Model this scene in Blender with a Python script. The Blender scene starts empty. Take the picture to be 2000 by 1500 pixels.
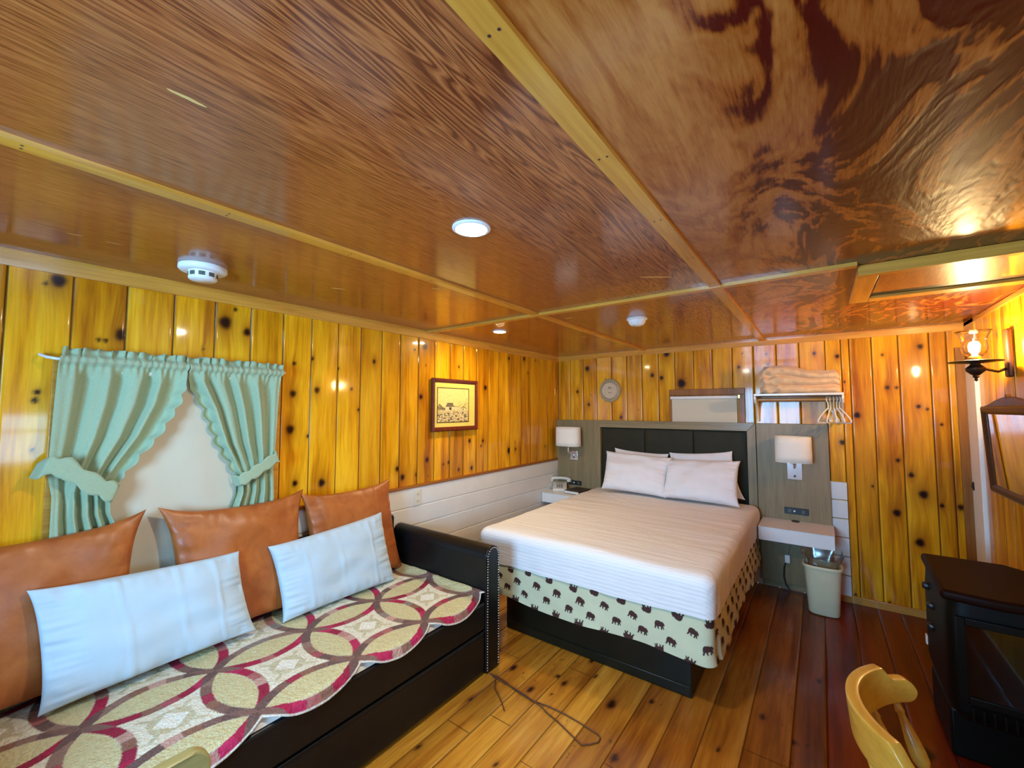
import bpy, bmesh, math, random
import numpy as np
from mathutils import Vector, Matrix, noise as mnoise

PI = math.pi
sin, cos = math.sin, math.cos
scene = bpy.context.scene
COL = scene.collection
random.seed(7)

# ------------------------------------------------------------------ helpers
OFF = {}          # object name -> world offset of its local origin


def tag(o, label=None, cat=None, group=None, kind=None):
    if label: o['label'] = label
    if cat: o['category'] = cat
    if group: o['group'] = group
    if kind: o['kind'] = kind
    return o


def thing(name, label, cat, loc=(0, 0, 0), group=None):
    o = bpy.data.objects.new(name, None)
    o.empty_display_size = 0.05
    COL.objects.link(o)
    o.location = loc
    OFF[o.name] = Vector(loc)
    return tag(o, label, cat, group)


def clamp(x, a=0.0, b=1.0):
    return a if x < a else b if x > b else x


def sstep(a, b, x):
    t = clamp((x - a) / (b - a))
    return t * t * (3 - 2 * t)


def nz(x, y=0.0, z=0.0):
    return mnoise.noise(Vector((x, y, z)))


class MB:
    """collects geometry in world coordinates, builds one mesh object"""

    def __init__(self):
        self.v = []
        self.f = []
        self.m = []
        self.attr = {}

    def add(self, verts, faces, mi=0):
        b = len(self.v)
        self.v.extend([tuple(p) for p in verts])
        self.f.extend([tuple(i + b for i in f) for f in faces])
        self.m.extend([mi] * len(faces))
        return b

    def box(self, x0, x1, y0, y1, z0, z1, mi=0, M=None):
        vs = [Vector(p) for p in ((x0, y0, z0), (x1, y0, z0), (x1, y1, z0), (x0, y1, z0),
                                  (x0, y0, z1), (x1, y0, z1), (x1, y1, z1), (x0, y1, z1))]
        if M: vs = [M @ p for p in vs]
        self.add(vs, [(0, 3, 2, 1), (4, 5, 6, 7), (0, 1, 5, 4), (1, 2, 6, 5), (2, 3, 7, 6), (3, 0, 4, 7)], mi)
        return self

    def prism(self, poly, fr, depth, mi=0):
        """poly: 2d points; fr(u,v,d)->world ; extruded d in 0..depth"""
        n = len(poly)
        vs = [fr(p[0], p[1], 0) for p in poly] + [fr(p[0], p[1], depth) for p in poly]
        fs = [tuple(range(n))[::-1], tuple(range(n, 2 * n))]
        fs += [(i, (i + 1) % n, n + (i + 1) % n, n + i) for i in range(n)]
        self.add(vs, fs, mi)
        return self

    def lathe(self, prof, c=(0, 0, 0), n=24, mi=0, M=None, sx=1.0, sy=1.0):
        """prof: (r,z) list from one end to the other"""
        vs = []
        for r, z in prof:
            for k in range(n):
                a = 2 * PI * k / n
                p = Vector((r * cos(a) * sx, r * sin(a) * sy, z))
                if M: p = M @ p
                vs.append(p + Vector(c))
        fs = []
        for i in range(len(prof) - 1):
            for k in range(n):
                k2 = (k + 1) % n
                fs.append((i * n + k, i * n + k2, (i + 1) * n + k2, (i + 1) * n + k))
        if prof[0][0] > 1e-5: fs.append(tuple(range(n))[::-1])
        if prof[-1][0] > 1e-5: fs.append(tuple((len(prof) - 1) * n + k for k in range(n)))
        self.add(vs, fs, mi)
        return self

    def tube(self, pts, r, n=10, mi=0, closed=False):
        pts = [Vector(p) for p in pts]
        N = len(pts)
        rs = r if isinstance(r, (list, tuple)) else [r] * N
        vs = []
        prev = None
        for i, p in enumerate(pts):
            if closed:
                t = pts[(i + 1) % N] - pts[i - 1]
            else:
                t = pts[min(i + 1, N - 1)] - pts[max(i - 1, 0)]
            if t.length < 1e-9: t = Vector((0, 0, 1))
            t.normalize()
            if prev is None:
                a = Vector((0, 0, 1)) if abs(t.z) < .9 else Vector((1, 0, 0))
                u = t.cross(a).normalized()
            else:
                u = prev - t * prev.dot(t)
                if u.length < 1e-6: u = t.orthogonal()
                u.normalize()
            prev = u
            w = t.cross(u)
            for k in range(n):
                a = 2 * PI * k / n
                vs.append(p + (u * cos(a) + w * sin(a)) * rs[i])
        fs = []
        for i in range(N if closed else N - 1):
            j = (i + 1) % N
            for k in range(n):
                k2 = (k + 1) % n
                fs.append((i * n + k, i * n + k2, j * n + k2, j * n + k))
        if not closed:
            fs.append(tuple(range(n))[::-1])
            fs.append(tuple((N - 1) * n + k for k in range(n)))
        self.add(vs, fs, mi)
        return self

    def grid(self, fn, nu, nv, mi=0, wrapu=False):
        """fn(i,j)->point, i in 0..nu, j in 0..nv"""
        mu = nu if wrapu else nu + 1
        vs = [fn(i, j) for j in range(nv + 1) for i in range(mu)]
        fs = []
        for j in range(nv):
            for i in range(nu):
                i2 = (i + 1) % mu
                fs.append((j * mu + i, j * mu + i2, (j + 1) * mu + i2, (j + 1) * mu + i))
        return self.add(vs, fs, mi)

    def build(self, name, mats, parent=None, smooth=True, bevel=0, ang=40, merge=False, seg=2, solid=0, sub=0, origin=None):
        off = Vector(origin) if origin else (OFF[parent.name] if parent else Vector((0, 0, 0)))
        if origin is None and parent is None and not self.attr:
            # origin at the base centre
            xs = [p[0] for p in self.v]; ys = [p[1] for p in self.v]; zs = [p[2] for p in self.v]
            off = Vector(((min(xs) + max(xs)) / 2, (min(ys) + max(ys)) / 2, min(zs)))
        me = bpy.data.meshes.new(name)
        me.from_pydata([(p[0] - off.x, p[1] - off.y, p[2] - off.z) for p in self.v], [], self.f)
        if not isinstance(mats, (list, tuple)): mats = [mats]
        for m in mats: me.materials.append(m)
        if len(mats) > 1:
            me.polygons.foreach_set('material_index', self.m)
        for an, (ty, data) in self.attr.items():
            if ty == 'FLOAT':
                a = me.attributes.new(an, 'FLOAT', 'POINT'); a.data.foreach_set('value', np.asarray(data, dtype=np.float32).ravel())
            elif ty == 'VEC':
                a = me.attributes.new(an, 'FLOAT_VECTOR', 'POINT'); a.data.foreach_set('vector', np.asarray(data, dtype=np.float32).ravel())
            else:
                a = me.attributes.new(an, 'FLOAT_COLOR', 'POINT'); a.data.foreach_set('color', np.asarray(data, dtype=np.float32).ravel())
        if merge:
            bm = bmesh.new(); bm.from_mesh(me)
            bmesh.ops.remove_doubles(bm, verts=bm.verts, dist=1e-5)
            bmesh.ops.recalc_face_normals(bm, faces=bm.faces)
            bm.to_mesh(me); bm.free()
        me.validate()
        if smooth:
            me.polygons.foreach_set('use_smooth', [True] * len(me.polygons))
            me.set_sharp_from_angle(angle=math.radians(ang))
        me.update()
        o = bpy.data.objects.new(name, me)
        COL.objects.link(o)
        if parent:
            o.parent = parent
            OFF[o.name] = off
        else:
            o.location = off
            OFF[o.name] = off
        if bevel:
            b = o.modifiers.new('bevel', 'BEVEL'); b.width = bevel; b.segments = seg; b.limit_method = 'ANGLE'; b.angle_limit = math.radians(35)
            b.harden_normals = False
        if solid:
            s = o.modifiers.new('solid', 'SOLIDIFY'); s.thickness = solid; s.offset = 0
        if sub:
            s = o.modifiers.new('sub', 'SUBSURF'); s.levels = sub; s.render_levels = sub
        return o


def lin(c):
    """sRGB 0-255 triple -> linear"""
    r = []
    for x in c:
        x /= 255.0
        r.append(x / 12.92 if x <= .04045 else ((x + .055) / 1.055) ** 2.4)
    return tuple(r)


# ------------------------------------------------------------------ materials
class NT:
    def __init__(self, name):
        self.mat = bpy.data.materials.new(name)
        self.mat.use_nodes = True
        self.t = self.mat.node_tree
        self.t.nodes.clear()
        self.out = self.t.nodes.new('ShaderNodeOutputMaterial')
        self.b = self.t.nodes.new('ShaderNodeBsdfPrincipled')
        self.t.links.new(self.b.outputs[0], self.out.inputs[0])

    def n(self, ty, **kw):
        nd = self.t.nodes.new(ty)
        for k, v in kw.items(): setattr(nd, k, v)
        return nd

    def l(self, a, b):
        self.t.links.new(a, b)

    def setp(self, **kw):
        for k, v in kw.items():
            s = self.b.inputs[k.replace('_', ' ')]
            if isinstance(v, (int, float)): s.default_value = v
            elif isinstance(v, tuple): s.default_value = v if len(v) == 4 else v + (1,)
            else: self.l(v, s)

    def math(self, op, a, b=None, c=None, cl=False):
        nd = self.n('ShaderNodeMath', operation=op, use_clamp=cl)
        for i, x in enumerate((a, b, c)):
            if x is None: continue
            if isinstance(x, (int, float)): nd.inputs[i].default_value = x
            else: self.l(x, nd.inputs[i])
        return nd.outputs[0]

    def vmath(self, op, a, b):
        nd = self.n('ShaderNodeVectorMath', operation=op)
        for i, x in enumerate((a, b)):
            if isinstance(x, tuple): nd.inputs[i].default_value = x
            else: self.l(x, nd.inputs[i])
        return nd.outputs[0]

    def comb(self, x, y, z):
        nd = self.n('ShaderNodeCombineXYZ')
        for i, v in enumerate((x, y, z)):
            if isinstance(v, (int, float)): nd.inputs[i].default_value = v
            else: self.l(v, nd.inputs[i])
        return nd.outputs[0]

    def noise(self, vec, scale=1, detail=4, rough=.55, dist=0.0):
        nd = self.n('ShaderNodeTexNoise')
        nd.inputs['Scale'].default_value = scale
        nd.inputs['Detail'].default_value = detail
        nd.inputs['Roughness'].default_value = rough
        nd.inputs['Distortion'].default_value = dist
        if vec is not None: self.l(vec, nd.inputs['Vector'])
        return nd.outputs[0]

    def ramp(self, fac, stops, interp='LINEAR'):
        nd = self.n('ShaderNodeValToRGB')
        cr = nd.color_ramp
        cr.interpolation = interp
        while len(cr.elements) < len(stops): cr.elements.new(.5)
        for e, (p, c) in zip(cr.elements, stops):
            e.position = p
            e.color = c if len(c) == 4 else tuple(c) + (1,)
        self.l(fac, nd.inputs[0])
        return nd.outputs[0]

    def mix(self, fac, a, b, mode='MIX'):
        nd = self.n('ShaderNodeMix', data_type='RGBA', blend_type=mode)
        for i, x in ((0, fac), (6, a), (7, b)):
            if isinstance(x, (int, float)): nd.inputs[i].default_value = x
            elif isinstance(x, tuple): nd.inputs[i].default_value = x if len(x) == 4 else x + (1,)
            else: self.l(x, nd.inputs[i])
        return nd.outputs[2]

    def attr(self, name, out='Fac'):
        nd = self.n('ShaderNodeAttribute', attribute_name=name)
        return nd.outputs[out]

    def obj(self):
        return self.n('ShaderNodeTexCoord').outputs['Object']

    def map(self, vec, scale=(1, 1, 1), loc=(0, 0, 0)):
        nd = self.n('ShaderNodeMapping')
        nd.inputs['Scale'].default_value = scale
        nd.inputs['Location'].default_value = loc
        self.l(vec, nd.inputs['Vector'])
        return nd.outputs[0]

    def bump(self, h, strength=.2, dist=.01):
        nd = self.n('ShaderNodeBump')
        nd.inputs['Strength'].default_value = strength
        nd.inputs['Distance'].default_value = dist
        self.l(h, nd.inputs['Height'])
        self.l(nd.outputs[0], self.b.inputs['Normal'])
        return nd.outputs[0]


def simple(name, col, rough=.5, var=.12, nscale=18, metal=0.0, bump=0.0, bscale=90, coat=0.0, coatr=.1, spec=.5, sheen=0.0):
    m = NT(name)
    o = m.obj()
    n1 = m.noise(o, nscale, 4)
    f = m.ramp(n1, [(.3, (1 - var,) * 3), (.7, (1.0,) * 3)])
    c = m.mix(1.0, tuple(col) + (1,), f, 'MULTIPLY')
    m.setp(Base_Color=c, Roughness=rough, Metallic=metal)
    m.b.inputs['Coat Weight'].default_value = coat
    m.b.inputs['Coat Roughness'].default_value = coatr
    m.b.inputs['Specular IOR Level'].default_value = spec
    if sheen: m.b.inputs['Sheen Weight'].default_value = sheen
    if bump: m.bump(m.noise(o, bscale, 3), bump, .004)
    return m.mat


def pine(name, dark, mid, light, knotc, haloc, rough=.3, coat=.8, coatr=.07, tonec=None, gscale=26, bumps=.12):
    m = NT(name)
    bc = m.attr('bc', 'Vector')
    rnd = m.attr('rnd'); knot = m.attr('knot'); halo = m.attr('halo')
    off = m.comb(m.math('MULTIPLY', rnd, 13.7), m.math('MULTIPLY', rnd, 7.3), m.math('MULTIPLY', rnd, 29.0))
    p = m.vmath('ADD', bc, off)
    warp = m.math('MULTIPLY', halo, .02)
    p = m.vmath('ADD', p, m.comb(warp, 0.0, 0.0))
    g1 = m.noise(m.map(p, (gscale, 1.3, 1)), 1, 5, .62, .35)
    g2 = m.noise(m.map(p, (gscale * 5, 5, 1)), 1, 2, .5)
    big = m.noise(m.map(p, (7, 1.1, 1)), 1, 3, .5, .5)
    fac = m.math('ADD', m.math('MULTIPLY', g1, .70), m.math('MULTIPLY', big, .70))
    fac = m.math('SUBTRACT', fac, .20)
    col = m.ramp(fac, [(.32, dark), (.5, mid), (.68, light)])
    fine = m.ramp(g2, [(.3, (.82, .78, .74)), (.7, (1.05, 1.05, 1.05))])
    col = m.mix(.8, col, fine, 'MULTIPLY')
    tv = m.noise(m.comb(m.math('MULTIPLY', rnd, 91.0), 3.3, 1.7), 1, 0)
    tone = m.ramp(tv, [(.25, (.74, .68, .62)), (.5, (1, 1, 1)), (.75, (1.12, 1.16, 1.2))])
    col = m.mix(1.0, col, tone, 'MULTIPLY')
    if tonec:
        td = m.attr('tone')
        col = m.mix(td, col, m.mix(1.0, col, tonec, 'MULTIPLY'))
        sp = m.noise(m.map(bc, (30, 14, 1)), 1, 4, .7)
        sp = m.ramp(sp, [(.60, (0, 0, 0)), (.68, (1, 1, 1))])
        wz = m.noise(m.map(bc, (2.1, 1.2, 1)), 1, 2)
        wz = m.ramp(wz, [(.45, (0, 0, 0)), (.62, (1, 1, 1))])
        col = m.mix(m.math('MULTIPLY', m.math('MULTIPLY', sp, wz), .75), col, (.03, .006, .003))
    hn = m.math('MULTIPLY', halo, m.math('ADD', m.math('MULTIPLY', g1, .9), .15), cl=True)
    col = m.mix(hn, col, haloc)
    kn = m.math('MULTIPLY', knot, 1.0, cl=True)
    col = m.mix(kn, col, knotc)
    m.setp(Base_Color=col, Roughness=rough)
    m.b.inputs['Specular IOR Level'].default_value = .12
    m.b.inputs['Coat Weight'].default_value = coat
    m.b.inputs['Coat Roughness'].default_value = coatr
    m.bump(m.math('ADD', g1, m.math('MULTIPLY', g2, .5)), bumps, .003)
    return m.mat


M = {}
M['pine'] = pine('knotty_pine', (.45, .138, .003), (.80, .345, .006), (.95, .50, .018), (.020, .003, .0015), (.26, .05, .002), coat=.42)
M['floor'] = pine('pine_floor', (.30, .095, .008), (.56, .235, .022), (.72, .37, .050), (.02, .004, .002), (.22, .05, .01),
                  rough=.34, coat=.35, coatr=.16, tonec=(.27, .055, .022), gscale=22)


def plywood(name, c_dark, c_mid, c_light, kind):
    m = NT(name)
    o = m.obj()
    if kind == 'A':
        q = m.map(o, (11, .75, 1), (3.1, 0, 0))
        n = m.noise(q, 1, 3, .5, .45)
        bands = m.math('SINE', m.math('MULTIPLY', n, 150.0))
        bands = m.math('MULTIPLY', bands, m.math('ABSOLUTE', bands))
        fine = m.noise(m.map(o, (170, 7, 1)), 1, 4, .65)
        pores = m.noise(m.map(o, (330, 22, 1)), 1, 2, .6)
        big = m.noise(m.map(o, (2.2, .5, 1)), 1, 3, .5)
        # broad cathedral grain only in some parts of the sheet
        sx = m.n('ShaderNodeSeparateXYZ'); m.l(o, sx.inputs[0])
        east = m.math('MULTIPLY', m.math('SUBTRACT', sx.outputs['X'], 1.35), 1.8, cl=True)
        amt = m.math('MULTIPLY_ADD', east, .26, .05)
        f = m.math('ADD', m.math('MULTIPLY', bands, amt), m.math('MULTIPLY', fine, .75))
        f = m.math('ADD', f, m.math('MULTIPLY', m.math('SUBTRACT', pores, .5), .6))
        f = m.math('ADD', f, m.math('MULTIPLY', m.math('SUBTRACT', big, .5), .55))
        col = m.ramp(f, [(.12, c_dark), (.38, c_mid), (.66, c_light)])
        h = m.math('ADD', m.math('MULTIPLY', bands, .15), fine)
    else:
        sx = m.n('ShaderNodeSeparateXYZ'); m.l(o, sx.inputs[0])
        q = m.map(o, (4.6, 1.7, 1), (1.7, .4, 0))
        n = m.noise(q, 1, 4, .55, .75)
        bands = m.math('SINE', m.math('MULTIPLY', n, 40.0))
        fine = m.noise(m.map(o, (150, 12, 1)), 1, 4, .65)
        blot = m.noise(m.map(o, (9, 4, 1), (.3, 2.2, 0)), 1, 5, .65, .9)
        east = m.math('MULTIPLY', m.math('SUBTRACT', sx.outputs['X'], 2.26), 3.2, cl=True)
        f = m.math('MULTIPLY', bands, m.math('MULTIPLY_ADD', east, .22, .10))
        f = m.math('ADD', f, m.math('MULTIPLY', m.math('SUBTRACT', fine, .5), .50))
        f = m.math('ADD', f, m.math('MULTIPLY', m.math('SUBTRACT', blot, .5), .75))
        f = m.math('SUBTRACT', m.math('ADD', f, .70), m.math('MULTIPLY', east, .46))  # darker veneer to the right, partly shade put into the colour
        col = m.ramp(f, [(.36, c_dark), (.47, tuple(k * .5 + d * .5 for k, d in zip(c_mid, c_dark))), (.54, c_mid), (.86, c_light)])
        h = m.math('ADD', m.math('MULTIPLY', bands, .5), m.math('ADD', m.math('MULTIPLY', fine, .7), m.math('MULTIPLY', blot, .6)))
    m.setp(Base_Color=col, Roughness=.38)
    m.b.inputs['Specular IOR Level'].default_value = .2
    m.b.inputs['Coat Weight'].default_value = .85 if kind == 'A' else .6
    m.b.inputs['Coat Roughness'].default_value = .13
    m.bump(h, .10 if kind == 'A' else .26, .004)
    return m.mat


M['plyA'] = plywood('ceiling_plywood_fine_grain', (.15, .028, .006), (.34, .088, .020), (.48, .150, .038), 'A')
M['plyB'] = plywood('ceiling_plywood_swirl_grain', (.078, .0012, .0004), (.34, .080, .007), (.52, .190, .038), 'B')
M['putty'] = simple('wood_putty', (.80, .50, .16), .5)


def wood_plain(name, c1, c2, axis='y', rough=.35, coat=.5, coatr=.12, sc=30):
    m = NT(name)
    o = m.obj()
    s = {'x': (1.5, sc, sc), 'y': (sc, 1.5, sc), 'z': (sc, sc, 1.5)}[axis]
    g = m.noise(m.map(o, s), 1, 4, .6, .3)
    g2 = m.noise(m.map(o, tuple(k * 4 for k in s)), 1, 2)
    f = m.math('ADD', m.math('MULTIPLY', g, .7), m.math('MULTIPLY', g2, .3))
    col = m.ramp(f, [(.35, c1), (.65, c2)])
    m.setp(Base_Color=col, Roughness=rough)
    m.b.inputs['Specular IOR Level'].default_value = .25
    m.b.inputs['Coat Weight'].default_value = coat
    m.b.inputs['Coat Roughness'].default_value = coatr
    m.bump(f, .08, .003)
    return m.mat


M['batten_y'] = wood_plain('honey_batten', (.55, .22, .025), (.74, .36, .05), 'y')
M['batten_x'] = wood_plain('honey_batten_cross', (.55, .22, .025), (.74, .36, .05), 'x')
M['casing'] = wood_plain('brown_casing', (.22, .075, .012), (.36, .14, .02), 'z', coat=.1, rough=.45)
M['cap'] = wood_plain('brown_cap', (.24, .07, .012), (.38, .13, .02), 'y')
M['base_trim'] = wood_plain('honey_baseboard', (.42, .18, .03), (.6, .28, .05), 'x')
M['chair_wood'] = wood_plain('maple_chair', (.40, .195, .022), (.52, .27, .038), 'y', rough=.34, coat=.4, coatr=.15, sc=22)
M['headwood'] = wood_plain('grey_brown_veneer', (.212, .160, .076), (.305, .236, .122), 'z', rough=.42, coat=.10, coatr=.3, sc=24)
M['headwood_x'] = wood_plain('grey_brown_veneer_rail', (.212, .160, .076), (.305, .236, .122), 'x', rough=.36, coat=.18, coatr=.2, sc=24)
M['red_frame'] = wood_plain('mahogany_frame', (.09, .014, .007), (.17, .03, .012), 'z', rough=.3)
M['mirror_wood'] = wood_plain('dark_walnut', (.040, .013, .005), (.085, .030, .010), 'z', rough=.4, coat=.12)
M['white_paint'] = simple('white_board_paint', (.80, .80, .76), .35, .06, 6, coat=.3, coatr=.15)
M['white_lam'] = simple('white_laminate', (.83, .82, .79), .3, .03)
M['door_paint'] = simple('white_door_paint', (.93, .92, .86), .8, .03, spec=.08)
M['white_plastic'] = simple('white_plastic', (.86, .86, .83), .35, .03)
M['cream_plastic'] = simple('cream_plastic', (.78, .72, .58), .4, .04)
M['phone_plastic'] = simple('ivory_phone_plastic', (.74, .70, .60), .35, .04)
M['black_plastic'] = simple('black_plastic', (.012, .014, .016), .35, .2)
M['dark_grey'] = simple('dark_grey_vent', (.09, .10, .08), .5)
M['sheet'] = simple('white_sheet', (.80, .78, .76), .7, .04, 9, bump=.05, bscale=240, sheen=.15)
M['pillowcase'] = simple('white_pillowcase', (.80, .79, .80), .75, .05, 10, bump=.06, bscale=220, sheen=.2)
M['blue_lit_pillowcase'] = simple('pale_pillowcase', (.50, .62, .68), .75, .06, 10, bump=.06, bscale=220, sheen=.2)  # white pillowcase with the blue of daylight mixed into its colour
M['blanket'] = simple('tan_blanket', (.80, .57, .34), .9, .12, 30, bump=.2, bscale=160, sheen=.4)
M['blind'] = simple('cream_blind', (.66, .59, .43), .7, .05, 4, bump=.04, bscale=300)
M['shade'] = simple('cream_lamp_shade', (.92, .88, .77), .75, .04, 60, bump=.05, bscale=300)
M['chrome'] = simple('chrome', (.78, .78, .76), .16, .05, metal=.72)
M['nail'] = simple('pewter_nailhead', (.72, .70, .64), .22, .1, metal=1.0)
M['brass'] = simple('aged_brass', (.55, .36, .10), .3, .15, metal=1.0)
M['bronze'] = simple('dark_bronze', (.055, .032, .018), .4, .3, metal=.6)
M['black_leather'] = simple('black_leather', (.005, .006, .0065), .36, .3, 14, bump=.15, bscale=120, coat=.0, spec=.32)
M['head_leather'] = simple('charcoal_upholstery', (.033, .029, .014), .6, .25, 12, bump=.1, bscale=160, spec=.2)
M['plinth'] = simple('black_green_plinth', (.009, .010, .005), .36, .2, 10, spec=.35)
M['stove_metal'] = simple('black_stove_metal', (.003, .003, .002), .45, .3, 20, spec=.18)
M['stove_top'] = simple('brown_black_stove_top', (.012, .0028, .0010), .5, .25, 12, spec=.08)
M['log'] = simple('grey_log', (.10, .08, .05), .8, .5, 12, bump=.5, bscale=30)
M['bin'] = simple('beige_bin_plastic', (.68, .60, .38), .5, .05)
M['cord'] = simple('brown_cord', (.12, .04, .015), .5)
M['cord_grey'] = simple('grey_cord', (.30, .28, .24), .5)
M['cord_black'] = simple('black_cord', (.015, .015, .015), .5)
M['book_cover'] = simple('dark_cover', (.045, .020, .014), .4)
M['paper'] = simple('paper', (.82, .78, .70), .8)
M['matboard'] = simple('yellow_matboard', (.80, .62, .12), .8, .05)
M['plaque_a'] = simple('plaque_rim', (.44, .34, .19), .6, .3, 60)
M['plaque_b'] = simple('plaque_face', (.66, .52, .34), .6, .15, 60)
M['plaque_c'] = simple('plaque_ink', (.03, .02, .012), .6)
M['key_grey'] = simple('key_grey', (.22, .20, .16), .5)


def curtain_mat():
    m = NT('sage_green_cotton')
    o = m.obj()
    w = m.noise(m.map(o, (1, 400, 60)), 1, 2)
    w2 = m.noise(m.map(o, (1, 60, 400)), 1, 2)
    f = m.math('MULTIPLY', m.math('ADD', w, w2), .5)
    col = m.ramp(f, [(.35, (.37, .47, .285)), (.65, (.44, .54, .335))])
    m.setp(Base_Color=col, Roughness=.85)
    m.b.inputs['Sheen Weight'].default_value = .2
    m.bump(f, .1, .002)
    # light passes a little through the cloth
    tr = m.n('ShaderNodeBsdfTranslucent')
    m.l(col, tr.inputs[0])
    mx = m.n('ShaderNodeMixShader'); mx.inputs[0].default_value = .12
    m.l(m.b.outputs[0], mx.inputs[1]); m.l(tr.outputs[0], mx.inputs[2])
    m.l(mx.outputs[0], m.out.inputs[0])
    return m.mat


M['curtain'] = curtain_mat()


def leather(name, c1, c2, c3):
    m = NT(name)
    o = m.obj()
    n = m.noise(o, 7, 5, .6, .6)
    n2 = m.noise(o, 160, 2)
    col = m.ramp(n, [(.3, c1), (.5, c2), (.72, c3)])
    m.setp(Base_Color=col, Roughness=.42)
    m.b.inputs['Coat Weight'].default_value = .15
    m.b.inputs['Coat Roughness'].default_value = .35
    m.bump(m.math('ADD', n2, m.math('MULTIPLY', n, .6)), .12, .004)
    return m.mat


M['tan_leather'] = leather('tan_leather', (.30, .068, .010), (.40, .105, .018), (.50, .150, .032))


def vcol(name, attr, rough=.85, bump=True):
    m = NT(name)
    c = m.attr(attr, 'Color')
    o = m.obj()
    n = m.noise(o, 140, 3)
    n2 = m.noise(m.map(o, (230, 75, 75)), 1, 2, .7)
    c2 = m.mix(1.0, c, m.ramp(m.math('MULTIPLY_ADD', n2, .5, m.math('MULTIPLY', n, .5)), [(.36, (.80, .78, .76)), (.60, (1.08,) * 3)]), 'MULTIPLY')
    m.setp(Base_Color=c2, Roughness=rough)
    if bump:
        q = m.noise(o, 46, 3, .6, .4)
        m.bump(m.math('ADD', n, m.math('MULTIPLY', q, 2.2)), .6, .008)
    return m.mat


M['quilt'] = vcol('patchwork_cotton', 'paint')
M['print'] = vcol('sepia_print', 'paint', .6, False)
M['quilt_back'] = simple('quilt_backing', (.74, .73, .66), .85, .05)
M['skirt'] = simple('cream_green_cotton', (.62, .62, .40), .85, .08, 7, bump=.08, bscale=200)
M['bear_ink'] = simple('bear_print_ink', (.055, .016, .012), .85)


def glass(name, col=(1, 1, 1), gl=.08, rough=.02):
    m = NT(name)
    t = m.n('ShaderNodeBsdfTransparent'); t.inputs[0].default_value = col + (1,)
    g = m.n('ShaderNodeBsdfGlossy'); g.inputs['Roughness'].default_value = rough
    lw = m.n('ShaderNodeLayerWeight'); lw.inputs[0].default_value = .25
    f = m.math('ADD', m.math('MULTIPLY', lw.outputs['Fresnel'], .8), gl, cl=True)
    mx = m.n('ShaderNodeMixShader')
    m.l(f, mx.inputs[0]); m.l(t.outputs[0], mx.inputs[1]); m.l(g.outputs[0], mx.inputs[2])
    m.l(mx.outputs[0], m.out.inputs[0])
    return m.mat


M['pane'] = glass('window_pane')
M['lamp_glass'] = glass('clear_lamp_glass', (.98, .95, .88), .10)
M['liner'] = glass('clear_bin_liner', (.86, .86, .80), .22, .25)
M['stove_glass'] = glass('stove_glass', (.45, .43, .38), .07, .05)


def mirror_mat():
    m = NT('mirror_silver')
    n = m.noise(m.obj(), 3, 2)
    m.setp(Base_Color=m.ramp(n, [(0, (.80, .80, .78)), (1, (.88, .88, .86))]), Metallic=1.0, Roughness=.02)
    return m.mat


M['mirror'] = mirror_mat()


def emis(name, col, s):
    m = NT(name)
    n = m.noise(m.obj(), 2, 0)
    e = m.n('ShaderNodeEmission')
    m.l(m.ramp(n, [(0, col), (1, col)]), e.inputs[0])
    e.inputs[1].default_value = s
    m.l(e.outputs[0], m.out.inputs[0])
    return m.mat


M['led_cool'] = emis('led_panel_cool', (1, .90, .74), 520)
M['led_warm'] = emis('led_panel_warm', (1, .80, .46), 420)
M['bulb'] = emis('bulb_glow', (1, .70, .32), 700)

# ------------------------------------------------------------------ the room
H = 2.103
XR = 3.30
YF = -5.60
CAM = Vector((2.458, -4.2456, 1.5))

LK = [(-3.996, 2.016, 0.027), (-3.798, 1.823, 0.027), (-3.87, 1.793, 0.009), (-3.848, 1.792, 0.009), (-3.406, 1.943, 0.034), (-3.302, 1.908, 0.022), (-4.034, 1.564, 0.012), (-4.038, 1.532, 0.012), (-3.051, 1.586, 0.021), (-3.06, 1.38, 0.026), (-2.908, 1.612, 0.019), (-2.954, 1.336, 0.012), (-3.024, 1.069, 0.018), (-2.863, 1.049, 0.025), (-2.298, 1.068, 0.018), (-2.251, 1.003, 0.022), (-2.117, 1.005, 0.015), (-2.017, 1.106, 0.02), (-1.842, 1.052, 0.01), (-1.784, 1.062, 0.013), (-1.664, 0.99, 0.013), (-1.504, 0.985, 0.018), (-0.962, 1.092, 0.03), (-0.852, 1.098, 0.013), (-1.532, 1.221, 0.018), (-1.354, 1.21, 0.014), (-2.052, 1.985, 0.028), (-3.048, 1.762, 0.012), (-2.507, 1.823, 0.014), (-0.963, 1.994, 0.015), (-0.697, 2.015, 0.021), (-2.942, 1.802, 0.012), (-1.322, 1.691, 0.023), (-2.087, 1.59, 0.02), (-2.622, 1.493, 0.01), (-2.774, 1.753, 0.01)]
BK = [(0.374, 1.946, 0.029), (0.25, 1.691, 0.017), (0.388, 1.545, 0.017), (0.759, 1.408, 0.016), (1.096, 1.837, 0.021), (1.187, 1.807, 0.021), (1.377, 1.744, 0.045), (2.431, 1.956, 0.013), (2.58, 1.92, 0.016), (2.587, 1.232, 0.02), (1.876, 1.874, 0.014), (1.242, 2.045, 0.031), (2.687, 1.448, 0.024), (2.872, 1.659, 0.016), (2.924, 1.658, 0.012), (3.038, 1.515, 0.015), (3.083, 1.496, 0.011), (3.152, 1.386, 0.011), (2.91, 1.114, 0.015), (2.979, 1.011, 0.019), (3.038, 0.877, 0.03), (3.13, 0.809, 0.015), (3.223, 0.811, 0.021), (2.889, 0.724, 0.027), (3.005, 0.529, 0.03), (3.064, 1.956, 0.019)]
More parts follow.
